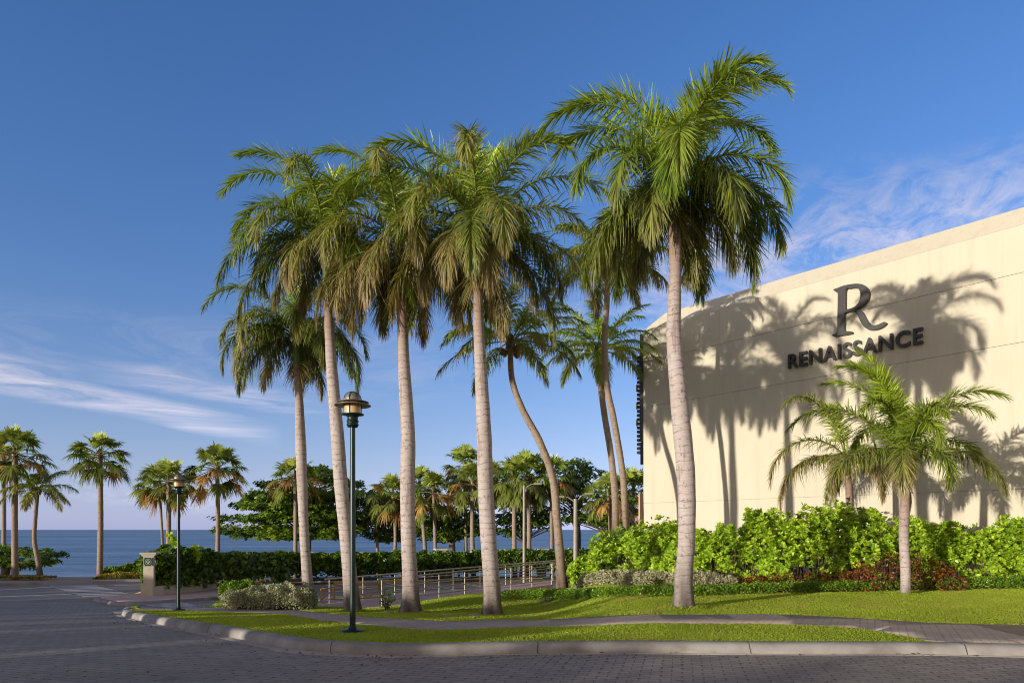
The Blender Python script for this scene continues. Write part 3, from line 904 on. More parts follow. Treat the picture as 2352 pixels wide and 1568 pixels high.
# small palms by the wall
S1 = [(A(125), A(84), 1.1, A(45), 0, 0), (A(200), A(74), 1.05, A(88), 0, 0), (A(340), A(66), .95, A(100), .1, .1), (A(255), A(48), .8, A(125), .3, .2), (A(160), A(86), .95, A(50), .0, .0), (A(150), A(72), 1.0, A(80), .05, .05), (A(5), A(40), 1.05, A(105), .4, .3), (A(350), A(24), 1.1, A(85), .6, .55), (A(180), A(44), 1.15, A(98), .3, .3), (A(195), A(26), 1.15, A(92), .5, .8), (A(265), A(62), .8, A(115), .2, .2), (A(285), A(35), .75, A(125), .4, .3),
      (A(235), A(30), .85, A(120), .6, .8), (A(310), A(60), .8, A(110), .2, .3), (A(100), A(50), .9, A(100), .3, .2), (A(60), A(30), .9, A(100), .5, .6), (A(130), A(30), .9, A(105), .6, .5), (A(220), A(60), .85, A(110), .2, .2)]
royal((2079, 1363), 16.6, [(2080, 1320), (2076, 1230), (2078, 1160), (2081, 1078)], [.155, .125, .12, .12, .125, .115, .105], (2079, 1045), 2.25, 'small palm with reddish ringed trunk in front of the clipped ground cover', S1, 61,
      'small palms by the cream wall', LL=.56, flower=False, spear=1.0, nl=150)
S2 = [(A(180), A(48), 1.05, A(125), .4, .6), (A(170), A(20), .95, A(105), .7, .9), (A(5), A(35), .8, A(110), .5, .6), (A(230), A(20), .8, A(110), .7, .95), (A(280), A(30), .8, A(120), .6, .9), (A(90), A(65), .9, A(90), .1, .1), (A(200), A(62), .95, A(110), .2, .3), (A(120), A(30), .9, A(100), .5, .4), (A(330), A(15), .8, A(100), .8, .7), (A(40), A(50), .8, A(105), .4, .3)]
royal((1952, 1300), 20.0, [(1952, 1240), (1951, 1160), (1949, 1090)], [.13, .11, .11, .105, .1], (1946, 1052), 2.8, 'small drooping palm with browning fronds rising from behind the bright shrubs', S2, 73,
      'small palms by the cream wall', LL=.5, flower=False, spear=.8, dryk=.95)

# ------------------------------------------------------------------ coconut palms


def coco(pts_px, Y, rad, L, label, fr, seed, nuts=0, LL=.62, ag=.34):
    global rng
    rng = np.random.default_rng(seed)
    pts = [at(x, y, Y) for x, y in pts_px]
    root = empty('coconut_palm', pts[0], label, 'palm tree', 'coconut palms with curved trunks')
    pts[0] = pts[0] - Vector((0, 0, .2))
    trunk('trunk', [tuple(p) for p in pts], rad, M['trunk_coco'], root, seg=12, foot=(.3, .26, .22), foot_h=1.3, topc=(.8, .7, .6), top_h=.8, lump=.03)
    hub = np.array(pts[-1]) + [0, 0, .1]
    cg = GB(); cg.tube([hub - [0, 0, .25], hub, hub + [0, 0, .25]], [rad[-1] * 1.5, rad[-1] * 2.0, rad[-1] * .9], 8, col=BROWN * .6)
    crown = cg.build('crown', M['frond'], root)
    for az, el, lf, dr, age, dry in fr:
        fg = GB()
        frond(fg, hub + np.array([math.cos(az), math.sin(az), 0]) * .1, az, el, L * lf * 1.08, dr, 95, LL, .036, age * ag, 1.35, rng.uniform(-.3, .3), True, dry, .2, .55, .028)
        fg.build('frond', M['frond'], crown)
    for k in range(nuts):
        a = k * 2.4; c = hub + np.array([math.cos(a) * .28, math.sin(a) * .28, -.25 - .13 * (k % 3)])
        g = GB(); g.ball(c, .115, 1.2); g.tube([hub, c], .012, 5); g.build('coconut', M['nut'], root)
    return root


allround = lambda n, el, dr, age, dry, ph=0: [(A(360 / n * i + ph), A(el + random.uniform(-8, 8)), random.uniform(.88, 1.08), A(dr + random.uniform(-10, 10)), age, dry) for i in range(n)]
coco([(1292, 1348), (1286, 1270), (1279, 1190), (1270, 1100), (1240, 1015), (1200, 940), (1176, 870), (1172, 790)], 24.0, [.24, .17, .145, .14, .135, .13, .12, .11, .10, .095], 2.65,
     'curved coconut palm carrying brown nuts, trunk leaning left above the low green hedge', allround(7, 62, 70, .2, .05, 10) + allround(8, 34, 82, .4, .15, 30) + allround(6, 2, 62, .6, .3, 0), 81, nuts=7)
coco([(1413, 1235), (1413, 1150), (1404, 1050), (1388, 950), (1378, 870), (1376, 810)], 29.0, [.17, .15, .14, .135, .13, .13, .12], 2.75,
     'coconut palm with yellow-green fronds whose thin trunk stands left of a darker curved one', allround(6, 66, 72, .1, .0, 20) + allround(8, 38, 82, .2, .05, 0) + allround(7, 4, 62, .35, .15, 25) + [(A(262), A(-20), .8, A(60), .3, .1), (A(275), A(-45), .8, A(38), .9, .9)], 83, ag=.1)
coco([(1444, 1262), (1436, 1170), (1430, 1085), (1410, 965), (1393, 880), (1389, 780), (1394, 690), (1398, 600)], 23.0, [.13, .12, .11, .11, .105, .105, .10, .09], 2.1,
     'tall curved coconut palm rising out of the bright shrubs, its head behind the tallest palm', allround(7, 60, 80, .3, .1, 0) + allround(9, 22, 88, .6, .3, 20) + allround(7, -8, 66, .8, .4, 0), 87)
coco([(93, 1323), (88, 1290), (79, 1240), (81, 1190), (86, 1130)], 43.5, [.2, .15, .13, .12, .12], 2.1,
     'small coconut palm with yellowing fronds and thin bowed trunk by the sea', allround(6, 60, 75, .2, .1, 10) + allround(7, 25, 85, .3, .3, 20) + allround(5, -5, 62, .4, .4, 0), 89, LL=.6)


# ------------------------------------------------------------------ fan palms
def fanpalm(px, pbase, phub, Y, label, seed, rad=.19, size=1.0, top_x=None, wide=1.0, brown=.35, nleaf=34):
    size *= 1.3; rad *= .82
    global rng
    rng = np.random.default_rng(seed)
    tx = px if top_x is None else top_x
    b = at(px, pbase, Y); hub = np.array(at(tx, phub, Y))
    gz = float(HT(b.x, b.y))
    if b.z > gz: b = Vector((b.x, b.y, gz))
    root = empty('fan_palm', b, label, 'palm tree', 'fan palms along the seafront')
    mid = (np.array(b) + hub) / 2 + [.05 * rng.normal(), 0, 0]
    trunk('trunk', [tuple(np.array(b) - [0, 0, .1]), tuple(mid), tuple(hub)], [rad * 1.15, rad, rad * .95, rad * .9], M['trunk_fan'], root, seg=12, foot=(.7, .65, .6), foot_h=.8, topc=(.8, .7, .6), top_h=.6, lump=.03)
    g = GB()
    g.tube([hub - [0, 0, .2], hub + [0, 0, .15], hub + [0, 0, .45]], [rad * 1.05, rad * 1.3, .05], 8, col=BROWN * .7)
    for i in range(nleaf):
        f = (i + .5) / nleaf                      # 0 young/top .. 1 old/bottom
        el = A(88 - 130 * f ** .9 + rng.normal(0, 8)); az = i * 2.39996 + rng.normal(0, .2)
        d = np.array([math.cos(el) * math.cos(az) * wide, math.cos(el) * math.sin(az), math.sin(el)])
        Lp = (.75 + .25 * rng.uniform()) * size
        k = np.linspace(0, 1, 5)[:, None]
        pp = hub + d * Lp * k - np.array([0, 0, 1.]) * .16 * k ** 2 * size
        old = rng.uniform() < (brown if f > .62 else .04)
        gc = np.array([.19, .27, .05]) * rng.uniform(.75, 1.2)
        if f < .3: gc = np.array([.30, .37, .08]) * rng.uniform(.9, 1.15)
        elif f > .6: gc = np.array([.17, .21, .045]) * rng.uniform(.7, 1.2)
        if old: gc = np.array([.45, .27, .10]) * rng.uniform(.7, 1.1)
        g.tube(pp, .016 * size, 4, col=gc * .9, cap=False)
        tip = pp[-1]
        dd = nrmv((d + [0, 0, -.25])[None])[0]
        Bv = nrmv(np.cross(dd, [0, 0, 1.0])[None])[0] if abs(dd[2]) < .97 else np.array([1., 0, 0])
        Nv = np.cross(Bv, dd)
        rot = rng.normal(0, .35); Bv, Nv = Bv * math.cos(rot) + Nv * math.sin(rot), Nv * math.cos(rot) - Bv * math.sin(rot)
        ns = 26
        a = np.linspace(-A(118), A(118), ns) + rng.normal(0, .03, ns)
        D = np.cos(a)[:, None] * dd + np.sin(a)[:, None] * Bv + (.28 * np.abs(np.sin(a)) * 1.0)[:, None] * Nv * .9
        D = nrmv(D)
        S = nrmv(np.cross(D, Nv))
        Ls = .62 * size * (.72 + .28 * np.cos(a * .6)) * rng.uniform(.88, 1.1, ns)
        V, F, C = strips(np.repeat([tip], ns, 0), D, S, Ls, .075 * size, (.35 + .35 * f) * rng.uniform(.6, 1.3, ns), [.25, .95, .9, .45, .06], gc, (gc * 1.25 if not old else gc * 1.1), [0, .3, .52, .78, 1])
        g.add(V, F, C)
    g.build('crown', M['frond'], root)
    return root


FP = [(35, 1326, 1043, 43, 'thick-trunked fan palm rising from the flowering hedge left of the zebra crossing', 101, dict(rad=.215, size=1.28, wide=1.0)),
      (8, 1335, 1060, 48, 'partly cropped fan palm crown behind the thick-trunked fan palm beside the low spreading tree', 102, dict(rad=.17, size=1.0)),
      (229, 1329, 1046, 43, 'lone fan palm at the seaward end of the zebra crossing', 103, dict(rad=.20, size=1.12, wide=1.0, brown=.25)),
      (376, 1290, 1112, 44, 'thin dark fan palm trunk paired with a thicker one behind the far street lamp', 104, dict(rad=.10, size=.95, top_x=366)),
      (387, 1290, 1108, 42, 'thicker reddish trunk fan palm of the pair behind the far street lamp', 105, dict(rad=.175, size=1.08, top_x=388, brown=.5)),
      (499, 1290, 1077, 43, 'fan palm with orange-brown lower leaves left of the big spreading tree', 106, dict(rad=.165, size=1.15, brown=.75)),
      (678, 1290, 1097, 42, 'fan palm standing in front of the big layered tree beside the slender palm', 107, dict(rad=.15, size=1.0, brown=.4)),
      (903, 1290, 1142, 44, 'fan palm with browning crown left of the flared-foot palm', 108, dict(rad=.135, size=1.05, brown=.6)),
      (981, 1290, 1118, 45, 'leaning fan palm right of the flared-foot palm with raised bright leaves', 109, dict(rad=.165, size=1.0, top_x=963)),
      (1001, 1290, 1132, 43, 'fan palm with crossed bright leaves behind the white pillar', 110, dict(rad=.13, size=1.05, top_x=996)),
      (1071, 1290, 1072, 47, 'highest fan palm of the middle cluster left of the lime-tufted palm', 111, dict(rad=.15, size=1.05, top_x=1069)),
      (1088, 1290, 1110, 43, 'fan palm whose crown touches the trunk of the lime-tufted palm', 112, dict(rad=.17, size=1.0, top_x=1086)),
      (1130, 1290, 1105, 46, 'fan palm mostly hidden behind the trunk of the lime-tufted palm', 113, dict(rad=.16, size=1.0)),
      (1183, 1290, 1098, 43, 'fan palm with clean trunk left of the grey light pole', 114, dict(rad=.175, size=1.05, top_x=1182)),
      (1214, 1290, 1096, 43, 'fan palm with wide pale crown directly behind the grey light pole', 115, dict(rad=.175, size=1.15, top_x=1213)),
      (1268, 1290, 1096, 44, 'fan palm whose trunk stands left of the curved nut-bearing palm', 116, dict(rad=.17, size=1.05)),
      (1407, 1290, 1138, 40, 'fan palm low between the pair of curved trunks and the shrubs', 117, dict(rad=.13, size=1.0, top_x=1398, brown=.5)),
      (1455, 1290, 1128, 42, 'fan palm peeping out beside the corner of the cream building', 118, dict(rad=.13, size=1.0)),
      (868, 1290, 1168, 47, 'low fan palm leaves in the dark trees behind the near street lamp', 119, dict(rad=.12, size=.8, nleaf=22))]
for (px, pb, ph, Y, lab, sd, kw) in FP:
    fanpalm(px, pb, ph, Y, lab, sd, **kw)


# ------------------------------------------------------------------ broadleaf trees by the sea
def spread_tree(name, tiers, Y, trunk_px, label, seed, depth=None, dens=1.0, leafL=.25, group='broad dark trees by the sea'):
    """tiers: (x0, x1, ytop, ybottom) layers read off the crown; each becomes a flattened cloud of leaf rosettes round real limbs"""
    global rng
    rng = np.random.default_rng(seed)
    b = at(trunk_px, 1300, Y); b.z = float(HT(b.x, b.y))
    root = empty(name, b, label, 'tree', group)
    tg = GB()
    ztop = max(at(0, t[2], Y).z for t in tiers)
    zt = b.z + (ztop - b.z) * .9
    tp = [np.array(b) - [0, 0, .1], np.array(b) + [.15, 0, (zt - b.z) * .4], np.array(b) + [-.1, .1, (zt - b.z) * .75], np.array(b) + [0.1, 0, zt - b.z]]
    tg.tube(catmull(tp, 5), np.linspace(.3, .05, 16), 10)
    fg = GB()
    for (x0, x1, y0, y1) in tiers:
        xm_ = (x1 - x0) * .07; x0, x1 = x0 - xm_ * .6, x1 + xm_; y0, y1 = y0 - 3, y1 + 2
        p0 = at(x0, (y0 + y1) / 2, Y); p1 = at(x1, (y0 + y1) / 2, Y)
        cx, cz = (p0.x + p1.x) / 2, p0.z
        rx = (p1.x - p0.x) / 2; rz = max((y1 - y0) / FPX * Y / 2, .25); ry = depth or min(max(rx * .9, 1.2), 4.5)
        nc = int(max(40, rx * ry * 40 * dens))
        # ragged rim
        ph = rng.uniform(0, 6.28, 4)
        a = rng.uniform(0, 2 * math.pi, nc); r = np.sqrt(rng.uniform(0, 1, nc))
        rim = 1 + .13 * np.sin(3 * a + ph[0]) + .10 * np.sin(7 * a + ph[1]) + .06 * np.sin(13 * a + ph[2])
        r = r * rim
        cxn = cx + rx * r * np.cos(a); cyn = Y + ry * r * np.sin(a)
        dome = np.sqrt(np.clip(1 - (r / 1.25) ** 2, 0, 1))
        lump = .35 * np.sin(cxn * 2.3 + ph[3]) * np.sin(cyn * 1.9 + ph[0])
        w = rng.uniform(-.35, 1, nc)
        czn = cz + rz * (w * dome + .35 * lump) - .05
        P = np.stack([cxn, cyn, czn], 1)
        keep = (np.sin(cxn * 1.7 + ph[1]) + np.sin(cyn * 2.1 + ph[2]) + np.sin(czn * 3 + ph[3])) > -1.75
        P = P[keep]; nc = len(P)
        k = 9
        ax = nrmv(np.stack([np.cos(a[keep]) * .5, np.sin(a[keep]) * .5, np.full(nc, 1.0)], 1) + .25 * rnd(nc))
        D = np.repeat(ax, k, 0); pr = perp(D); th = rng.uniform(.9, 1.65, nc * k)
        D = nrmv(D * np.cos(th)[:, None] + pr * np.sin(th)[:, None])
        P0 = np.repeat(P, k, 0) + rng.normal(0, .05, (nc * k, 3))
        S = nrmv(np.cross(D, np.repeat(ax, k, 0) + .35 * rnd(nc * k)))
        V, F, _ = strips(P0, D, S, leafL * rng.uniform(.7, 1.15, nc * k), leafL * .5, .25, [.3, .85, 1.0, .35])
        fg.add(V, F)
        # limbs of this layer
        for q in range(5):
            aa = q * 2 * math.pi / 5 + rng.uniform(-.3, .3); rr = rng.uniform(.6, .95)
            e_ = np.array([cx + rx * rr * math.cos(aa), Y + ry * rr * math.sin(aa), cz - rz * .2])
            s_ = np.array([b.x, b.y, cz - rz - .5 - rng.uniform(0, .3)]); s_[2] = min(max(s_[2], b.z + 2.4), cz - .15)
            md = (s_ + e_) / 2 + [0, 0, .12]
            tg.tube(catmull([s_, md, e_], 4), np.linspace(.06, .015, 9), 5)
    tg.build('trunk', M['bark'], root)
    fg.build('crown', M['almond'], root)
    return root


spread_tree('almond_tree', [(578, 650, 1106, 1122), (640, 735, 1112, 1138), (690, 775, 1072, 1092), (665, 800, 1088, 1116), (745, 828, 1104, 1124), (560, 790, 1138, 1156), (545, 800, 1152, 1176), (600, 835, 1128, 1146), (532, 790, 1180, 1206), (600, 830, 1170, 1200), (516, 720, 1206, 1232), (560, 800, 1214, 1244), (690, 830, 1200, 1236)],
            45.5, 702, 'biggest layered tree with horizontal tiers of leaves, left of the street lamp', 201)
spread_tree('almond_tree', [(806, 900, 1142, 1168), (800, 925, 1162, 1192), (806, 930, 1186, 1214), (815, 925, 1206, 1246), (850, 935, 1222, 1250), (880, 960, 1150, 1190), (890, 970, 1180, 1230), (830, 900, 1120, 1146), (900, 985, 1200, 1246), (860, 950, 1135, 1160)], 48, 927, 'dark round tree between the near street lamp and the flared-foot palm', 202)
spread_tree('almond_tree', [(955, 1050, 1160, 1185), (950, 1060, 1180, 1210), (960, 1110, 1192, 1216), (955, 1060, 1205, 1240), (1020, 1120, 1170, 1196), (1030, 1125, 1210, 1236), (1040, 1110, 1140, 1165), (960, 1030, 1138, 1160), (970, 1060, 1222, 1250), (1070, 1140, 1195, 1240)], 48, 1034, 'dark tree with a thin black trunk behind the white pillar', 203)
spread_tree('almond_tree', [(1135, 1210, 1120, 1150), (1125, 1240, 1145, 1180), (1130, 1280, 1175, 1215), (1135, 1220, 1205, 1240), (1210, 1290, 1190, 1225), (1160, 1260, 1130, 1160), (1200, 1300, 1165, 1190)], 48, 1201, 'leafy tree right of the lime-tufted palm, behind the grey light pole', 204)
spread_tree('almond_tree', [(1290, 1350, 1054, 1080), (1275, 1375, 1072, 1100), (1285, 1382, 1095, 1125), (1250, 1330, 1105, 1135), (1290, 1360, 1120, 1150), (1255, 1300, 1130, 1160), (1310, 1350, 1145, 1172), (1300, 1345, 1180, 1196)], 47, 1322, 'tall loose tree above the double-armed light pole', 205)
spread_tree('almond_tree', [(1345, 1420, 1128, 1155), (1330, 1440, 1150, 1180), (1335, 1460, 1172, 1200), (1350, 1475, 1190, 1215), (1390, 1475, 1130, 1160), (1290, 1345, 1188, 1202)], 46, 1400, 'dark tree behind the bright shrubs beside the building corner', 206)
spread_tree('almond_tree', [(-60, 60, 1252, 1280), (-50, 40, 1275, 1300), (60, 110, 1262, 1280), (70, 132, 1268, 1280), (75, 128, 1284, 1296), (20, 75, 1290, 1306)], 47, 10, 'low spreading tree on the beach behind the left fan palms', 207, depth=1.6)


# ------------------------------------------------------------------ shrub banks
def bank_pts(cols, n, p=.8, amax=math.pi, fill=.25, lump=.12, a0=0.0, lf=1.4):
    """cols: (x_px, Yfront, thickness, ztop) ; returns points and outward normals over a bank following the ground"""
    C = np.array(cols, float)
    X = (C[:, 0] - CX) / FPX * C[:, 1]
    seg = np.hypot(np.diff(X), np.diff(C[:, 1])); cum = np.concatenate([[0], np.cumsum(seg)])
    s = rng.uniform(0, cum[-1], n)
    fx = np.interp(s, cum, X); fy = np.interp(s, cum, C[:, 1]); th = np.interp(s, cum, C[:, 2]); zt = np.interp(s, cum, C[:, 3])
    gx = np.gradient(X, cum); gy = np.gradient(C[:, 1], cum)
    tx = np.interp(s, cum, gx); ty = np.interp(s, cum, gy); l = np.hypot(tx, ty); tx /= l; ty /= l
    nx, ny = -ty, tx                                   # to the rear
    sg = np.sign(ny); nx *= sg; ny *= sg
    a = rng.uniform(a0, amax, n)
    zb = HL(fx, fy) if True else 0
    lm = 1 + lump * (np.sin(s * lf * 2.1) * np.sin(a * 3 + s * .7) + .6 * np.sin(s * lf * 5.3 + a * 4) + .5 * np.sin(s * lf * 9.7 + 2))
    sc = (1 - fill * rng.uniform(0, 1, n) ** 2) * lm
    ca, sa = np.cos(a), np.sin(a)
    ry = th / 2 * np.sign(ca) * np.abs(ca) ** p * sc; rz = (zt - zb) * np.abs(sa) ** p * sc
    x = fx + nx * (th / 2 - ry); y = fy + ny * (th / 2 - ry); z = zb + rz
    N = nrmv(np.stack([-nx * ca, -ny * ca, sa * 1.0 + .1], 1))
    return np.stack([x, y, z], 1), N


def rosettes(P, N, k, L, W, prof=(.22, .7, 1.0, .45), th=(.55, 1.35), droop=.12):
    n = len(P)
    ax = nrmv(N + .45 * rnd(n) + [0, 0, .45])
    D = np.repeat(ax, k, 0); pr = perp(D); t = rng.uniform(th[0], th[1], n * k)
    D = nrmv(D * np.cos(t)[:, None] + pr * np.sin(t)[:, None])
    S = nrmv(np.cross(D, np.repeat(ax, k, 0) + .2 * rnd(n * k)))
    return strips(np.repeat(P, k, 0), D, S, L * rng.uniform(.7, 1.15, n * k) * np.repeat(rng.uniform(.65, 1.25, n), k), W * np.repeat(rng.uniform(.75, 1.2, n), k), droop, prof)


def kites(P, N, L, W, prof=(.2, 1.0, .8, .15), up=.3):
    n = len(P)
    D = nrmv(N * .7 + rnd(n) * .75 + [0, 0, up]); S = perp(D)
    return strips(P, D, S, L * rng.uniform(.6, 1.2, n), W, .15, prof)


def bank(name, label, cat, cols, n, mat, style, L, W, k=9, group=None, twigs=0, seed=1, gap=0.0, **kw):
    global rng
    rng = np.random.default_rng(seed)
    P, N = bank_pts(cols, n, **kw)
    if gap:
        f = (np.sin(P[:, 0] * 2.9 + 1.3 * np.sin(P[:, 2] * 3.1)) + np.sin(P[:, 1] * 3.7 + P[:, 2] * 2.3) + np.sin(P[:, 0] * 7.1 + P[:, 2] * 6.3) * .8 + np.sin(P[:, 2] * 9.7 - P[:, 0] * 4.3) * .6)
        hh = P[:, 2] - HL(P[:, 0], P[:, 1])
        low = np.clip(1.15 - hh / max(float(hh.max()) * .45, .2), 0, 1)
        ok = f > (-2.5 + gap * 1.6 + low * gap * 2.0)
        P, N = P[ok], N[ok]
    c = cols[len(cols) // 2]; bx = (c[0] - CX) / FPX * c[1]
    root = empty(name, (bx, c[1], float(HL(bx, c[1]))), label, cat, group)
    g = GB()
    if style == 'rosette': V, F, _ = rosettes(P, N, k, L, W)
    elif style == 'round': V, F, _ = kites(P, N, L, W, (.55, 1, 1, .55), .1)
    else: V, F, _ = kites(P, N, L, W)
    g.add(V, F)
    g.build('foliage', mat, root)
    if twigs:
        t = GB()
        idx = rng.choice(len(P), min(twigs, len(P)), False)
        for i in idx:
            q = P[i].copy(); gx = q.copy(); gx[2] = float(HL(q[0], q[1])) - .02
            inn = q - N[i] * .25; gx[:2] = inn[:2] + rng.normal(0, .12, 2)
            t.tube([gx, (gx + inn) / 2 + rng.normal(0, .05, 3), q - N[i] * .03], [.014, .010, .005], 4, cap=False)
        t.build('stems', M['wood'], root)
    return root


def ztop(px, py, Y): return EYE + (HY - py) / FPX * Y


sc_cols = [(1286, 23.6, 1.0, 1322), (1300, 23.4, 1.6, 1285), (1335, 22.6, 2.6, 1232), (1400, 21.4, 3.0, 1200), (1455, 20.2, 3.0, 1200), (1500, 19.0, 2.6, 1228), (1560, 18.4, 2.4, 1226), (1620, 18.1, 2.4, 1219), (1700, 17.7, 2.4, 1204), (1770, 17.5, 2.6, 1178),
           (1850, 17.5, 2.7, 1174), (1930, 17.6, 2.7, 1182), (2000, 17.7, 2.7, 1163), (2065, 17.8, 2.3, 1165), (2120, 17.9, 2.0, 1192), (2190, 18.0, 1.8, 1214), (2270, 18.1, 1.5, 1206), (2352, 18.2, 1.2, 1194), (2440, 18.0, .9, 1190)]
sc_cols = [(a, b, c, ztop(a, d + 8, b + c / 2)) for a, b, c, d in sc_cols]
bank('shrub_bank', 'tall bright lime-green shrubs with paddle leaves filling the bed below the wall', 'shrubs', sc_cols, 15000, M['scaevola'], 'rosette', .125, .050, 10, twigs=900, seed=301, gap=.62, p=.85, fill=.5, lump=.14, amax=2.6)

wh = [(1316, 21.6, .5, 1345), (1330, 21.2, .9, 1312), (1400, 19.8, .9, 1309), (1470, 18.5, .9, 1312), (1560, 17.6, .9, 1312), (1640, 17.2, .8, 1316), (1690, 17.0, .5, 1330)]
wh = [(a, b, c, ztop(a, d, b + c / 2)) for a, b, c, d in wh]
bank('shrub', 'low cream and grey variegated shrubs between ground cover and bright shrubs', 'shrubs', wh, 13000, M['variegated'], 'kite', .075, .032, seed=302, twigs=200, gap=.4, p=.7, fill=.35, lump=.07)
cr = [(1700, 17.2, .4, 1330), (1740, 17.2, .6, 1322), (1800, 17.2, .6, 1322), (1880, 17.2, .6, 1322), (1960, 17.2, .7, 1318), (2000, 17.1, .9, 1294), (2040, 17.2, .9, 1276), (2075, 17.2, .9, 1275), (2130, 17.3, .9, 1285), (2190, 17.4, .8, 1292), (2220, 17.5, .4, 1322)]
cr = [(a, b, c, ztop(a, d, b + c / 2)) for a, b, c, d in cr]
bank('shrub', 'red and bronze leaved shrubs behind the small palm with the reddish trunk', 'shrubs', cr, 3800, M['croton'], 'kite', .10, .036, seed=303, twigs=260, gap=.45, p=.9, fill=.6, lump=.2)
gc_px = [(1150, 1376), (1200, 1377), (1300, 1376), (1400, 1374), (1478, 1373), (1600, 1370), (1700, 1366), (1776, 1364), (1900, 1361), (2078, 1357), (2200, 1356), (2352, 1353), (2500, 1350)]
gcw = [unproj(a, b, HL) for a, b in gc_px]
gcc = [(a, w[1], .75, float(HL(*w)) + h) for (a, b), w, h in zip(gc_px, gcw, [.22, .28, .27, .25, .25, .2, .2, .24, .25, .27, .3, .34, .34])]
bank('ground_cover_hedge', 'low clipped green ground cover hedge along the back edge of the lawn', 'hedge', gcc, 34000, M['cover'], 'kite', .055, .032, seed=304, p=.5, fill=.2, lump=.04, lf=2)
# pale clipped shrub left
cl = [(497, 20.3, .6, 1364), (515, 20.0, 1.2, 1352), (560, 19.7, 1.5, 1347), (582, 19.6, 1.4, 1353), (610, 19.5, 1.5, 1345), (680, 19.6, 1.4, 1345), (712, 19.9, 1.2, 1348), (728, 20.4, .6, 1352)]
cl = [(a, b, c, ztop(a, d, b + c / 2)) for a, b, c, d in cl]
bank('shrub', 'clipped silver-grey shrub with small pale leaves at the foot of the slender palm', 'shrubs', cl, 22000, M['silver'], 'kite', .07, .032, seed=305, twigs=250, gap=.25, p=.5, fill=.3, lump=.10)
sg2 = [(500, 27, 1.0, 1338), (530, 27, 1.4, 1333), (570, 27, 1.2, 1337)]
sg2 = [(a, b, c, ztop(a, d, b + c / 2)) for a, b, c, d in sg2]
bank('shrub', 'low dark mound of foliage behind the clipped silver shrub', 'shrubs', sg2, 3000, M['cover'], 'kite', .11, .05, seed=306, p=.9, fill=.4)
# long sea grape hedge
hg = [(330, 29.3, .8, 1290), (350, 28.8, 2.0, 1268), (400, 29.0, 2.6, 1262), (440, 29.8, 3.0, 1264), (480, 30.8, 3.0, 1266), (520, 33.0, 3.0, 1270), (580, 36.5, 2.6, 1272), (650, 38.5, 2.6, 1274), (760, 39.2, 2.4, 1272), (900, 39.8, 2.4, 1272), (1040, 40.3, 2.4, 1270), (1160, 40.7, 2.4, 1268), (1300, 41.3, 2.4, 1266), (1380, 41.5, 2.4, 1266)]
hg = [(a, b, c, ztop(a, d, b + c / 2)) for a, b, c, d in hg]
rng = np.random.default_rng(307)
bank('hedge', 'long dark hedge of round sea grape leaves between the car park and the sea', 'hedge', hg, 46000, M['grape'], 'round', .18, .18, seed=307, p=.36, fill=.5, lump=.07, lf=.8)
# sprouts above its left end
for px, py, h, lab in ((412, 1272, .9, 'bright shoot arching above the long hedge right of the far street lamp'), (455, 1275, .45, 'short leafy shoots topping the long hedge left of the orange-leaved fan palm')):
    rng = np.random.default_rng(px)
    b = at(px, py, 30.0); root = empty('shoot', b, lab, 'shrub')
    c = np.array([tuple(b + Vector((-.35 * t * h, 0, h * t - .1))) for t in np.linspace(0, 1, 8)])
    GB().tube(c, np.linspace(.02, .006, 8), 5).build('stem', M['wood'], root)
    P = np.repeat(c, 10, 0) + rng.normal(0, .06, (80, 3)); g = GB(); V, F, _ = kites(P, nrmv(rnd(80)), .17, .15, (.5, 1, 1, .5)); g.add(V, F); g.build('foliage', M['scaevola'], root)
# flowering clipped hedges along the promenade
for cols, lab, sd in (([(-40, 41.8, 1.4, 1326), (40, 41.6, 1.4, 1326), (92, 41.4, 1.2, 1327)], 'low clipped hedge with orange blossom at the foot of the thick-trunked fan palm', 311),
                      ([(214, 41.2, .6, 1330), (232, 41.2, 1.2, 1319), (280, 41.0, 1.3, 1317), (335, 40.8, 1.3, 1317)], 'low clipped hedge with orange blossom between the lone fan palm and the stone pillar', 312)):
    cols = [(a, b, c, ztop(a, d, b)) for a, b, c, d in cols]
    bank('hedge', lab, 'hedge', cols, 4500, M['ixora'], 'kite', .12, .07, seed=sd, p=.55, fill=.3, lump=.05, group='flowering hedges along the promenade')
bank('shrub', 'dark leafy shrubs by the water left of the stone pillar', 'shrubs', [(a, b, c, ztop(a, d, b)) for a, b, c, d in [(236, 44, 1, 1306), (270, 44, 1.2, 1304), (300, 44, 1.4, 1298), (312, 44, 1.6, 1284), (335, 44, 1.6, 1282)]], 2600, M['almond'], 'kite', .24, .14, seed=313, p=.8, fill=.4, lump=.1)
# leafy sprout at the flared foot
sx, sy = unproj(880, 1402, HL); rng = np.random.default_rng(5)
root = empty('sprout', (sx, sy, float(HL(sx, sy))), 'small leafy sprout growing against the flared palm foot', 'plant')
st = GB(); lf = GB()
for dx, h in ((-.1, .75), (.05, .5), (.1, .35), (-.02, .6)):
    c = np.array([(sx + .1 + dx * t * 2.2, sy - .1, root.location.z + h * t) for t in np.linspace(0, 1, 7)])
    st.tube(c, np.linspace(.012, .004, 7), 5)
    P = np.repeat(c[1:], 8, 0) + rng.normal(0, .03, (48, 3)); V, F, _ = kites(P, nrmv(rnd(48)), .1, .035); lf.add(V, F)
st.build('stem', M['wood'], root); lf.build('foliage', M['cover'], root)

# far kerbs under the flowering hedges
for a, b in (((-80, 1347), (98, 1342.5)), ((212, 1337.5), (330, 1334.5))):
    p, q = unproj(*a), unproj(*b)
    n = 8; L_ = [lerp(p, q, i / n) for i in range(n + 1)]
    tag(sweep('promenade_kerb', L_[::-1], [(0, -.05), (0, .12), (.03, .15), (.15, .15), (.15, .02)], M['kerb']), kind='structure')

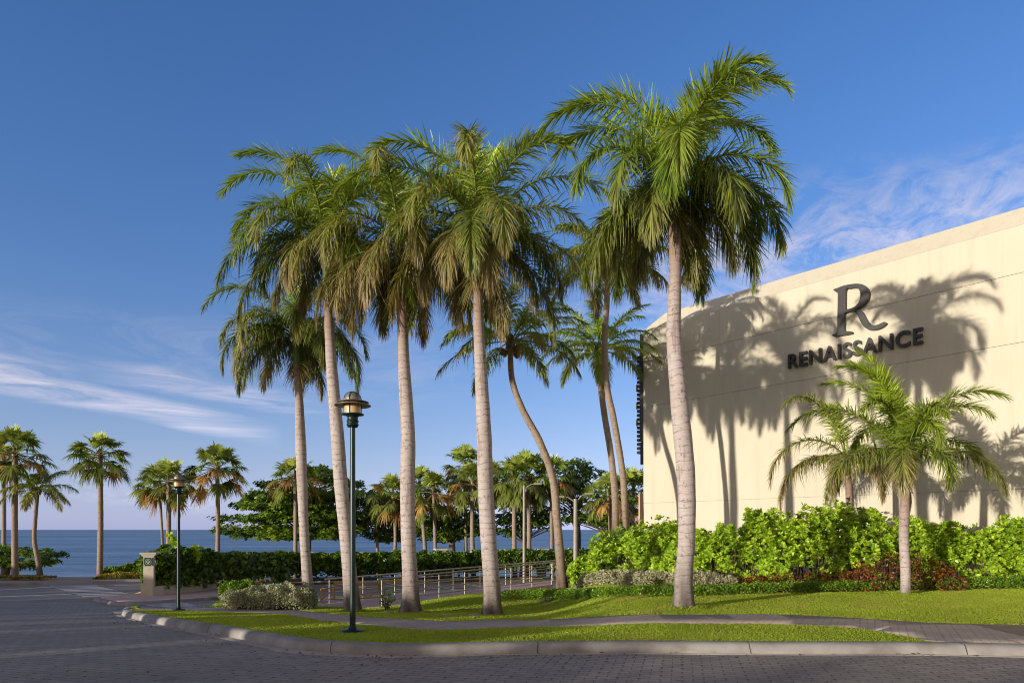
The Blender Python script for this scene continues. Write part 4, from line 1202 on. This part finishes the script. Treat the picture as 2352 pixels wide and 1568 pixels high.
# unseen leafy blocker added behind the camera, top line shaped to shade the road
rng = np.random.default_rng(401)
SUNAZ = A(50.5)
dh = np.array([math.sin(SUNAZ), math.cos(SUNAZ)]); ph_ = np.array([dh[1], -dh[0]])
qh = [(12, 1.2), (3, 1.5), (0, 1.6), (-1, 2.3), (-2.2, 2.35), (-3, 1.8), (-4, 1.9), (-6, 1.95), (-8, 2.0), (-9.5, 2.15), (-11, 2.3), (-11.4, .9), (-11.7, .9), (-12.1, 2.1), (-14, 2.35), (-15.2, 2.1), (-15.4, .6), (-15.9, .6), (-16.2, 2.1), (-17.4, 2.1), (-17.8, .5), (-19.0, .4), (-19.4, 1.8), (-20.4, 1.7), (-20.8, .4), (-22.2, .4), (-22.6, 1.3), (-23.4, .6), (-25, 1.1), (-27, .9), (-28.5, .9), (-30, 1.7), (-32, 1.7), (-33.2, .3), (-36, .3), (-36.6, 1.0), (-38, .3), (-46, .8), (-60, 1.0)]
qa = np.array(qh)
n = 60000
q = rng.uniform(-60, 12, n); top = np.interp(q, qa[::-1, 0], qa[::-1, 1]) + .12 * np.sin(q * 2.7) + .08 * np.sin(q * 6.1 + 1) + .05 * np.sin(q * 13)
z = top * rng.uniform(0, 1, n) ** .75; w = rng.uniform(-.6, .6, n)
P = np.stack([dh[0] * (-18 + w) + ph_[0] * q, dh[1] * (-18 + w) + ph_[1] * q, z], 1)
root = empty('hedge', (dh[0] * -18 - ph_[0] * 10, dh[1] * -18 - ph_[1] * 10, 0), 'unseen uneven leafy blocker added behind the camera to shade the pavers', 'hedge')
g = GB(); V, F, _ = kites(P, nrmv(rnd(n)), .26, .16); g.add(V, F); g.build('foliage', M['grape'], root)

# ------------------------------------------------------------------ grass blades


def blades(name, poly, n, hmin, hmax, seed, excl=None):
    global rng
    rng = np.random.default_rng(seed)
    P = np.array(poly); lo, hi = P.min(0), P.max(0)
    xs = []; tot = 0
    while tot < n:
        m = n * 2
        # denser towards the camera
        y = lo[1] + (hi[1] - lo[1]) * rng.uniform(0, 1, m) ** 1.6; x = rng.uniform(lo[0], hi[0], m)
        ok = pip(poly, x, y) & (np.abs(x) < y * .8)
        if excl is not None: ok &= ~pip(excl, x, y)
        xs.append(np.stack([x[ok], y[ok]], 1)); tot += ok.sum()
        if len(xs) > 30: break
    Q = np.concatenate(xs)[:n]; n = len(Q)
    ex = []
    for bx, by, br in ((3.44, 13.7, .25), (-.47, 16.0, .28), (-2.57, 17.3, .33), (-4.3, 18.4, .25), (9.56, 16.6, .15)):
        m = 900; aa = rng.uniform(0, 6.283, m); rr = br + np.abs(rng.normal(0, .09, m))
        ex.append(np.stack([bx + rr * np.cos(aa), by + rr * np.sin(aa)], 1))
    nx_ = sum(len(e_) for e_ in ex); Q = np.concatenate([Q] + ex); n = len(Q)
    z = HL(Q[:, 0], Q[:, 1]) - .004
    D = nrmv(np.stack([rng.normal(0, .33, n), rng.normal(0, .33, n), np.ones(n)], 1)); S = perp(D)
    h = rng.uniform(hmin, hmax, n) * np.where(np.arange(n) >= n - nx_, 2.0, 1.0) * (1 + .35 * np.sin(Q[:, 0] * 2.1) * np.sin(Q[:, 1] * 3.3))
    V, F, _ = strips(np.stack([Q[:, 0], Q[:, 1], z], 1), D, S, h, .011 + .0006 * Q[:, 1], .25, [1, .75, .1])
    g = GB(); g.add(V, F)
    return tag(g.build(name, M['grass']), kind='stuff')


front = [p for p in inner] + [unproj(330, 1401, HL)] + [unproj(a, b, HL) for a, b in pbot[::-1][1:]]
blades('grass', offset_line(kerb, .20) + back[:9] + [(1.2, 26), (2.4, 22), (3.5, 17.2), (8, 17), (12, 18), (16, 18.5), (20, 17)], 460000, .025, .055, 501, excl=path_poly)

# dry leaves blown along the kerb and over the road
rng = np.random.default_rng(77)
kk = np.array(kerb); m = 420
ii = rng.integers(8, len(kk) - 6, m); dd_ = -np.abs(rng.normal(0, .35, m)) - .03
Nn_ = np.gradient(kk, axis=0); Nn_ /= np.linalg.norm(Nn_, axis=1)[:, None]
lx_ = kk[ii, 0] + Nn_[ii, 1] * dd_ + rng.normal(0, .2, m) * np.abs(Nn_[ii, 0]); ly_ = kk[ii, 1] - Nn_[ii, 0] * dd_
sel = np.where(rng.uniform(0, 1, m) < .25)[0]; lx_[sel] = rng.uniform(-9, 8, len(sel)); ly_[sel] = rng.uniform(7.6, 8.8, len(sel))
P = np.stack([lx_, ly_, HT(lx_, ly_) + .018], 1)
D = nrmv(np.stack([rng.normal(0, 1, m), rng.normal(0, 1, m), rng.normal(.05, .12, m)], 1)); S = nrmv(np.cross(D, np.array([0, 0, 1.]) + .3 * rnd(m)))
V, F, _ = strips(P, D, S, rng.uniform(.02, .07, m), .022, 0, [.3, 1, .2])
g = GB(); g.add(V, F); tag(g.build('fallen_leaves', M['wood']), kind='stuff')

# fallen twigs on the lawn
for (px, py, L_, an, lab) in ((1010, 1417, .35, .1, 'pale fallen palm twig on the grass below the flared-foot palm'), (1040, 1405, .5, .35, 'thin brown twig on the sunny grass left of the lime-tufted palm')):
    x, y = unproj(px, py, HL); z = float(HL(x, y)) + .045
    g = GB(); g.tube([(x, y, z), (x + L_ * .5, y + .04 + L_ * an * .5, z + .02), (x + L_, y + L_ * an, z)], [.012, .01, .004], 6)
    tag(g.build('twig', M['gutter'] if 'pale' in lab else M['wood'], loc=(x, y, z)), lab, 'twig')

# ------------------------------------------------------------------ building
KW = 21.9
wd = np.array([math.sin(A(-40.2)), math.cos(A(-40.2)), 0.0]) * -1      # along the wall towards the viewer's right
def wallY(px): return KW * 2228.0 / (px + 150.0)
W0 = np.array([(1478 - CX) / FPX * wallY(1478), wallY(1478), 0.0])
bk = np.array([-wd[1], wd[0], 0.0])                                    # into the building
if bk[1] < 0: bk = -bk
ZU = np.array([0, 0, 1.0])
bld = empty('building', tuple(W0), 'large cream stucco building with plain wall and sloping parapet edge', 'building')
LW = 22.0
Jz = [(-.5, 2.856), (2.868, 7.056), (7.068, 9.046), (9.058, 10.42)]
g = GB()
for z0, z1 in Jz: g.obox(W0, wd, bk, ZU, 0, LW, 0, .10, z0, z1)
g.obox(W0, wd, bk, ZU, .03, LW - .03, .05, 14, -.5, 10.40)
g.build('wall', M['wall'], bld)
g = GB()
B0_ = [W0 + wd * a + bk * b + ZU * 10.423 for a, b in ((0, 0), (LW, 0), (LW, 14), (0, 14))]
B1_ = [W0 + wd * a + bk * b + ZU * 11.12 for a, b in ((.72, .55), (LW - .6, .55), (LW - .6, 13.4), (.72, 13.4))]
g.add(B0_ + B1_, [(0, 1, 5, 4), (1, 2, 6, 5), (2, 3, 7, 6), (3, 0, 4, 7), (4, 5, 6, 7)])
g.build('parapet', M['wall'], bld)
# dark louvred screen and tan fin on the corner
scr = GB(); scr.obox(W0, wd, bk, ZU, -.30, -.01, .12, .5, 5.6, 10.35).build('screen', M['dark_metal'], bld)
scr = [o for o in bld.children if o.name.startswith('screen')][0]
g = GB()
for i in range(24):
    z = 5.1 + i * .185
    g.obox(W0, wd, bk, ZU, -.62, -.32, .3, .9, z, z + .12)
g.build('louvre', M['dark_metal'], scr)
g = GB()
for z in (6.35, 7.1, 7.9): g.obox(W0, wd, bk, ZU, -.65, -.6, .28, .34, z, z + .3)
g.build('yellow_trim', M['yellow'], scr)
GB().obox(W0, wd, bk, ZU, -.34, -.03, .2, .6, 4.6, 5.58).build('bracket', M['dark_metal'], bld)
GB().obox(W0, wd, bk, ZU, -.36, -.005, .1, .8, -.3, 3.32).build('fin', M['tan'], bld)

# sign
wn = -bk
sign = empty('wall_sign', tuple(W0 + wd * 8 + wn * .06 + ZU * 8), 'dark raised serif R with the word RENAISSANCE below it on the cream wall', 'sign')


def onwall(px, py):
    """point of the photo on the wall plane -> (distance along the wall, height)"""
    Y = wallY(px); p = np.array([(px - CX) / FPX * Y, Y, EYE + (HY - py) / FPX * Y])
    return float((p - W0).dot(wd)), p[2]


def zoompt(x, y):
    return onwall((3000 + x * .28694) / 1.6327, (1000 + y * .28694) / 1.6327)


R_out = [(470, 310), (510, 296), (600, 262), (700, 243), (780, 238), (850, 250), (900, 285), (922, 335), (925, 385), (910, 440), (875, 490), (830, 530), (790, 553), (755, 566), (800, 575), (835, 600), (862, 640), (890, 695), (920, 740), (960, 768), (1010, 778),
         (1060, 764), (1105, 742), (1130, 735), (1150, 746), (1115, 782), (1060, 812), (1000, 828), (940, 830), (890, 812), (850, 778), (818, 722), (790, 665), (765, 620), (735, 594), (700, 586), (660, 592), (625, 606), (606, 622),
         (602, 760), (603, 830), (612, 850), (650, 855), (700, 858), (706, 866), (690, 880), (600, 896), (480, 916), (452, 912), (456, 898), (490, 886), (508, 865), (514, 820), (520, 600), (524, 400), (520, 350), (508, 334), (474, 326)]
R_in = [(622, 302), (670, 288), (730, 281), (775, 287), (802, 312), (816, 355), (816, 410), (800, 465), (765, 515), (720, 546), (670, 564), (620, 570), (614, 556), (615, 430)]


def curve_poly(name, loops, mat, parent, depth, so):
    cu = bpy.data.curves.new(name, 'CURVE'); cu.dimensions = '2D'; cu.fill_mode = 'BOTH'; cu.extrude = depth / 2; cu.bevel_depth = .006
    for lp in loops:
        sp = cu.splines.new('POLY'); sp.points.add(len(lp) - 1); sp.use_cyclic_u = True
        for p, (a, b) in zip(sp.points, lp): p.co = (a, b, 0, 1)
    ob = bpy.data.objects.new('tmp', cu); COL.objects.link(ob)
    dg = bpy.context.evaluated_depsgraph_get()
    me = bpy.data.meshes.new_from_object(ob.evaluated_get(dg))
    V = np.array([v.co[:] for v in me.vertices]); F = [tuple(p.vertices) for p in me.polygons]
    bpy.data.objects.remove(ob)
    Wp = W0 + V[:, 0:1] * wd + V[:, 1:2] * ZU + (V[:, 2:3] + so + depth / 2) * wn
    g = GB(); g.add(Wp, F); return g.build(name, mat, parent)


def smooth_loop(pts, n=3): return catmull(pts, n, True)


curve_poly('emblem', [smooth_loop([zoompt(*p) for p in R_out]), smooth_loop([zoompt(*p) for p in R_in])], M['letter'], sign, .11, .05)
a0_, zb_ = onwall(1814, 848); a1_, zb2 = onwall(2123, 790.5)
cu = bpy.data.curves.new('txt', 'FONT'); cu.body = 'RENAISSANCE'; cu.size = 1; cu.extrude = .05; cu.offset = .022; cu.space_character = 1.12; cu.resolution_u = 8; cu.bevel_depth = .0
ob = bpy.data.objects.new('tmp', cu); COL.objects.link(ob)
me = bpy.data.meshes.new_from_object(ob.evaluated_get(bpy.context.evaluated_depsgraph_get()))
V = np.array([v.co[:] for v in me.vertices]); F = [tuple(p.vertices) for p in me.polygons]; bpy.data.objects.remove(ob)
sx = (a1_ - a0_) / (V[:, 0].max() - V[:, 0].min()); sy = .525 / (V[:, 1].max() - V[:, 1].min())
V[:, 0] = (V[:, 0] - V[:, 0].min()) * sx + a0_; V[:, 1] = (V[:, 1] - V[:, 1].min()) * sy + (zb_ + zb2) / 2
Wp = W0 + V[:, 0:1] * wd + V[:, 1:2] * ZU + (V[:, 2:3] + .10) * wn
g = GB(); g.add(Wp, F); g.build('lettering', M['letter'], sign)


# ------------------------------------------------------------------ street lamps
def lamp(x, y, z, label):
    root = empty('street_lamp', (x, y, z), label, 'street lamp', 'green street lamps')
    c = (x, y, z); H = 3.90; u = .000551
    zz = lambda p: H - (p - 205) * u
    GB().lathe(c, [(.001, -.03), (.19, -.03), (.19, .035), (.17, .045), (.075, .05), (.065, .09), (.045, .11)], 24).build('base', M['lamp_green'], root)
    GB().lathe(c, [(.048, .05), (.046, 1.5), (.041, zz(1245))], 18).build('pole', M['lamp_green'], root)
    GB().lathe(c, [(.041, zz(1260)), (.082, zz(1250)), (.086, zz(1200)), (.098, zz(1190)), (.098, zz(1165)), (.086, zz(1150)), (.086, zz(1105)), (.098, zz(1095)), (.098, zz(1070)), (.086, zz(1050)), (.085, zz(960)), (.105, zz(915)), (.18, zz(890)), (.18, zz(862)), (.12, zz(850)), (.001, zz(850))], 28).build('collar', M['lamp_green'], root)
    GB().lathe(c, [(.13, zz(852)), (.133, zz(700)), (.13, zz(480)), (.001, zz(478))], 28).build('glass', M['amber'], root)
    d = [(.132, zz(455))] + [(max(.132 * math.cos(t), .001), zz(450) + .128 * math.sin(t)) for t in np.linspace(0, math.pi / 2, 9)]
    GB().lathe(c, d, 28).build('dome', M['lamp_shade'], root)
    s_ = GB().lathe(c, [(.134, zz(470)), (.25, zz(505)), (.262, zz(520)), (.25, zz(530)), (.134, zz(500))], 36)
    s_.lathe(c, [(.134, zz(545)), (.28, zz(590)), (.297, zz(610)), (.29, zz(622)), (.134, zz(570))], 36).build('shade', M['lamp_shade'], root)
    for k in range(6):
        a = k * math.pi / 3 + .35
        pts = [(x + .141 * math.cos(a), y + .141 * math.sin(a), z + zz(855)), (x + .141 * math.cos(a), y + .141 * math.sin(a), z + zz(455))]
        pts += [(x + .141 * math.cos(t) * math.cos(a), y + .141 * math.cos(t) * math.sin(a), z + zz(450) + .138 * math.sin(t)) for t in np.linspace(.2, math.pi / 2, 6)]
        GB().tube(pts, .0055, 6).build('cage_bar', M['lamp_green'], root)
    return root


lx, ly = unproj(810, 1451, HL)
lamp(lx, ly, float(HL(lx, ly)), 'tall green street lamp with saucer shade on the near grass strip')
def copy_tree(o, parent=None):
    c = o.copy(); COL.objects.link(c); c.parent = parent
    for ch in o.children: copy_tree(ch, c)
    return c
l1 = [o for o in COL.objects if o.name == 'street_lamp'][0]
l2 = copy_tree(l1)
lx, ly = unproj(410, 1402, HL)
l2.location = (lx, ly, float(HL(lx, ly))); l2.rotation_euler = (0, 0, .6)
l2['label'] = 'green street lamp farther down the road, beside the zebra crossings'


# ------------------------------------------------------------------ pillars, planter, poles
def pillar(px, Y, ptop, label, plaque=False, w=.46, group='stone pillars with flared caps'):
    x = (px - CX) / FPX * Y; zt = ztop(px, ptop, Y); zb = float(HT(x, Y))
    root = empty('pillar', (x, Y, zb), label, 'pillar', group)
    an = .3; ax = np.array([math.cos(an), math.sin(an), 0]); ay = np.array([-math.sin(an), math.cos(an), 0])
    o = np.array([x, Y, 0.0])
    hw = w / 2
    GB().obox(o, ax, ay, ZU, -hw, hw, -hw, hw, zb - .1, zt - .17).build('shaft', M['stucco'], root)
    g = GB()
    for k, (a, b, c_) in enumerate(((1.12, zt - .168, zt - .12), (1.35, zt - .118, zt - .07), (1.62, zt - .068, zt - .02), (1.5, zt - .018, zt))): g.obox(o, ax, ay, ZU, -hw * a, hw * a, -hw * a, hw * a, b, c_)
    g.build('cap', M['stucco'], root)
    if plaque:
        g = GB(); g.obox(o, ax, ay, ZU, -hw - .10, -hw - .003, -hw, hw, zb - .1, zb + .58)
        g.build('plinth', M['stucco'], root)
        ps = .17; zc = zt - .38
        pq = GB().obox(o, ax, ay, ZU, -ps, ps, -hw - .02, -hw - .003, zc - ps, zc + ps).build('plaque', M['plaque'], root)
        e = GB(); yy = -hw - .026
        P = lambda a, b: o + ax * a + ay * yy + ZU * (zc + b)
        ring = [P(.115 * math.cos(t), .115 * math.sin(t)) for t in np.linspace(0, 2 * math.pi, 33)]
        e.tube(ring, .007, 5)
        for dx, dz in ((-.05, .02), (0, .055), (.05, .02)):
            e.tube([P(dx * .35, -.075), P(dx, dz)], .009, 5)
            e.ball(P(dx, dz + .005), .024, 1, 8)
        for sx_ in (-1, 1):
            e.tube([P(0, -.05), P(sx_ * .07, -.02)], .012, 5)
            for sz_ in (-1, 1):
                c_ = (sx_ * .135, sz_ * .135)
                e.tube([P(c_[0] - .022, c_[1]), P(c_[0] + .022, c_[1])], .006, 5); e.tube([P(c_[0], c_[1] - .022), P(c_[0], c_[1] + .022)], .006, 5)
        e.build('emblem', M['emblem'], pq)
    return root


pillar(343, 28.3, 1268, 'stone pillar with a green emblem plaque at the end of the long hedge', True, .38)
pillar(705, 42.8, 1266, 'stone pillar cap just left of the leaning palm, above the hedge')
pillar(826, 43, 1267, 'white pillar top right behind the near street lamp pole')
pillar(1012, 43, 1259, 'pale stone pillar above the hedge between the flared-foot and lime-tufted palms', w=.5)
pillar(1244, 43.5, 1259, 'dark shaded pillar cap above the hedge left of the nut-bearing palm')

pw = [unproj(350, 1373), unproj(420, 1366), unproj(476, 1360), unproj(502, 1356), unproj(560, 1352)]
g = GB()
for i in range(len(pw) - 1):
    p, q = np.array(pw[i]), np.array(pw[i + 1]); d = q - p; Ld = np.linalg.norm(d); d /= Ld
    zb = min(float(HT(*p)), float(HT(*q)))
    o = np.array([p[0], p[1], 0]); ax = np.array([d[0], d[1], 0]); ay = np.array([-d[1], d[0], 0])
    g.obox(o, ax, ay, ZU, .002, Ld - .002, 0, .22, zb - .1, zb + .50 - .05 * i)
zb = float(HT(*pw[0]))
tag(g.build('planter_wall', M['stucco'], loc=(pw[0][0], pw[0][1], zb)), 'low cream planter wall holding the hedge right of the emblem pillar', 'wall')


def lightpole(px, ptop, Y, label, arms, r=.09):
    x = (px - CX) / FPX * Y; zb = float(HT(x, Y)); zt = ztop(px, ptop, Y)
    root = empty('light_pole', (x, Y, zb), label, 'light pole')
    GB().tube([(x, Y, zb - .1), (x, Y, (zb + zt) / 2), (x, Y, zt)], [r * 1.1, r, r * .85], 12).build('pole', M['grey_pole'], root)
    for (dx, dz) in arms:
        GB().tube([(x, Y, zt - .2), (x + dx * .5, Y, zt + dz * .7), (x + dx, Y, zt + dz)], [.04, .03, .025], 6).build('arm', M['grey_pole'], root)
        g = GB(); g.box(x + dx - .22, x + dx + .22, Y - .1, Y + .1, zt + dz - .05, zt + dz + .05); g.build('lamp_head', M['grey_pole'], root)
    return root


lightpole(1204, 1114, 38, 'plain grey light pole with a short arm, right of the lime-tufted palm', [(.75, .08)], .085)
lightpole(1322, 1145, 38, 'pale light pole with two arms above the left end of the bright shrubs', [(-.85, .12), (.75, .28)], .13)

# ------------------------------------------------------------------ sky, sun, camera
w = bpy.data.worlds.new('World'); SC.world = w; w.use_nodes = True
t = NT(w.node_tree)
out = t.n('ShaderNodeOutputWorld')
SUN_EL = 4.6
sky = t.n('ShaderNodeTexSky'); sky.sky_type = 'NISHITA'; sky.sun_disc = False
sky.sun_elevation = R(SUN_EL + 3); sky.sun_rotation = R(180) + SUNAZ
sky.altitude = 0; sky.air_density = 1.0; sky.dust_density = .1; sky.ozone_density = 3.5
hs = t.n('ShaderNodeHueSaturation'); hs.inputs['Saturation'].default_value = 1.02; hs.inputs['Value'].default_value = 1.0
t.put(hs.inputs['Color'], sky.outputs[0])
tcd = t.n('ShaderNodeTexCoord').outputs['Generated']
sp = t.n('ShaderNodeSeparateXYZ'); t.put(sp.inputs[0], tcd)
# warm grey-lilac sea haze lies low over the horizon, clear deep blue above
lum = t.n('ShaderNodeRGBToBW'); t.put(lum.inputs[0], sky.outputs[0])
hz = t.n('ShaderNodeCombineColor')
for i_, k_ in enumerate((.88, .95, 1.42)): t.put(hz.inputs[i_], t.m('MULTIPLY', lum.outputs[0], k_))
blue = t.mix(1.0, hs.outputs[0], (.86, 1.0, 1.28), 'MULTIPLY')
hf_ = t.m('POWER', 2.718, t.m('MULTIPLY', t.m('ABSOLUTE', sp.outputs['Z']), -5.0))
skyc = t.mix(hf_, blue, hz.outputs[0])
az = t.m('MULTIPLY', t.m('ARCTAN2', sp.outputs['X'], sp.outputs['Y']), 180 / math.pi)
el = t.m('MULTIPLY', t.m('ARCSINE', sp.outputs['Z']), 180 / math.pi)
# warm-white veil added out of view, overhead and behind, to neutralise blue shade
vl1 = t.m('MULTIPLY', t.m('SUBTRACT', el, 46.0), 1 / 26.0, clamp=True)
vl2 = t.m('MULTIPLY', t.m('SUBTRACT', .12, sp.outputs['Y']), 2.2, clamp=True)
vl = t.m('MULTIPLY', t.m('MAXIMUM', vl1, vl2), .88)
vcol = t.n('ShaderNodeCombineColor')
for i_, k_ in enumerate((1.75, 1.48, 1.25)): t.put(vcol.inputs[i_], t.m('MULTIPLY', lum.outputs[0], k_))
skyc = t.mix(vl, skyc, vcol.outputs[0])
cmb = t.n('ShaderNodeCombineXYZ'); t.put(cmb.inputs[0], az); t.put(cmb.inputs[1], el)
vec = cmb.outputs[0]


def band(a0, e0, slope, width, azmin, azmax, amp, sc=(.05, .22), nlo=.42, nhi=.7, rot=0.0, wob=1.6):
    wv = t.m('MULTIPLY', t.m('SUBTRACT', t.noise(t.vscale(vec, (.09, .09, 1)), 1.0, 3), .5), wob * 2)
    line = t.m('ADD', e0, t.m('MULTIPLY', t.m('SUBTRACT', az, a0), slope))
    dd = t.m('ABSOLUTE', t.m('ADD', t.m('SUBTRACT', el, line), wv))
    g1 = t.m('SUBTRACT', 1.0, t.m('DIVIDE', dd, width), clamp=True)
    g1 = t.m('SMOOTH_MIN', t.m('MULTIPLY', g1, 1.6), 1.0, .2)
    m1 = t.m('DIVIDE', t.m('SUBTRACT', az, azmin), 5.0, clamp=True); m2 = t.m('DIVIDE', t.m('SUBTRACT', azmax, az), 7.0, clamp=True)
    nz = t.noise(t.vscale(vec, (sc[0], sc[1], 1), (0, 0, rot)), 1.6, 9, .68, .9)
    nz = t.ramp(nz, [(nlo, (0, 0, 0)), (nhi, (1, 1, 1))])
    return t.m('MULTIPLY', t.m('MULTIPLY', t.m('MULTIPLY', g1, nz), t.m('MULTIPLY', m1, m2)), amp)


def pxd(x, y):
    u = (x - CX) / FPX; v = (HY - y) / FPX
    return math.degrees(math.atan(u)), math.degrees(math.atan2(v, math.hypot(u, 1)))


def bandpx(x0, y0, x1, y1, width, amp, azpad=(0, 0), **k):
    a0, e0 = pxd(x0, y0); a1, e1 = pxd(x1, y1)
    return band(a0, e0, (e1 - e0) / (a1 - a0), width, a0 - azpad[0], a1 + azpad[1], amp, rot=-math.atan((e1 - e0) / (a1 - a0)), **k)


cl = bandpx(-300, 795, 215, 866, 1.0, .95, (5, 0), sc=(.10, .5), nlo=.34, nhi=.62, wob=.7)
for bnd in (bandpx(-300, 800, 590, 990, 1.1, .95, (5, 2), sc=(.05, .55), nlo=.32, nhi=.62, wob=.7), bandpx(170, 845, 680, 925, 1.1, .75, (0, 3), sc=(.06, .6), nlo=.36, nhi=.66, wob=.9),
            bandpx(0, 790, 900, 830, 4.0, .28, (5, 8), sc=(.08, .25), nlo=.42, nhi=.75),
            bandpx(1480, 640, 3200, 350, 6.5, 1.0, (4, 10), sc=(.12, .22), nlo=.40, nhi=.72, wob=2.0), bandpx(1300, 760, 2400, 560, 3.5, .6, (4, 5), sc=(.08, .3), nlo=.4, nhi=.75),
            bandpx(200, 1120, 900, 1180, 1.0, .25, (5, 5), sc=(.15, .5), nlo=.45, nhi=.7)):
    cl = t.m('MAXIMUM', cl, bnd)
cloudc = t.n('ShaderNodeCombineColor')
t.put(cloudc.inputs[0], t.m('MULTIPLY', lum.outputs[0], 2.15)); t.put(cloudc.inputs[1], t.m('MULTIPLY', lum.outputs[0], 2.05)); t.put(cloudc.inputs[2], t.m('MULTIPLY', lum.outputs[0], 2.45))
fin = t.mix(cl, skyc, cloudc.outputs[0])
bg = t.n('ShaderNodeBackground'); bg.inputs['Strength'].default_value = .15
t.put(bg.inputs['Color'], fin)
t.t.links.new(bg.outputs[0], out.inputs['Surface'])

sl = bpy.data.lights.new('sun', 'SUN'); sl.energy = 3.85; sl.angle = R(.6); sl.color = (1.0, .92, .77)
so = bpy.data.objects.new('sun', sl); COL.objects.link(so)
sd = Vector((dh[0] * math.cos(R(SUN_EL)), dh[1] * math.cos(R(SUN_EL)), -math.sin(R(SUN_EL))))
so.rotation_euler = sd.to_track_quat('-Z', 'Y').to_euler()
so.location = (-30, -30, 20)

cam = bpy.data.cameras.new('camera'); co = bpy.data.objects.new('camera', cam); COL.objects.link(co)
co.location = (0, 0, EYE); co.rotation_euler = (math.pi / 2, 0, 0)
cam.lens = 24.0; cam.sensor_width = 36.0; cam.sensor_fit = 'HORIZONTAL'; cam.shift_y = 432.0 / 2352.0
cam.clip_start = .1; cam.clip_end = 100000
SC.camera = co
SC.view_settings.view_transform = 'Standard'
SC.view_settings.look = 'None'
SC.view_settings.exposure = .42
SC.view_settings.gamma = 1
SC.cycles.filter_width = 1.05
SC.cycles.max_bounces = 6; SC.cycles.transparent_max_bounces = 6
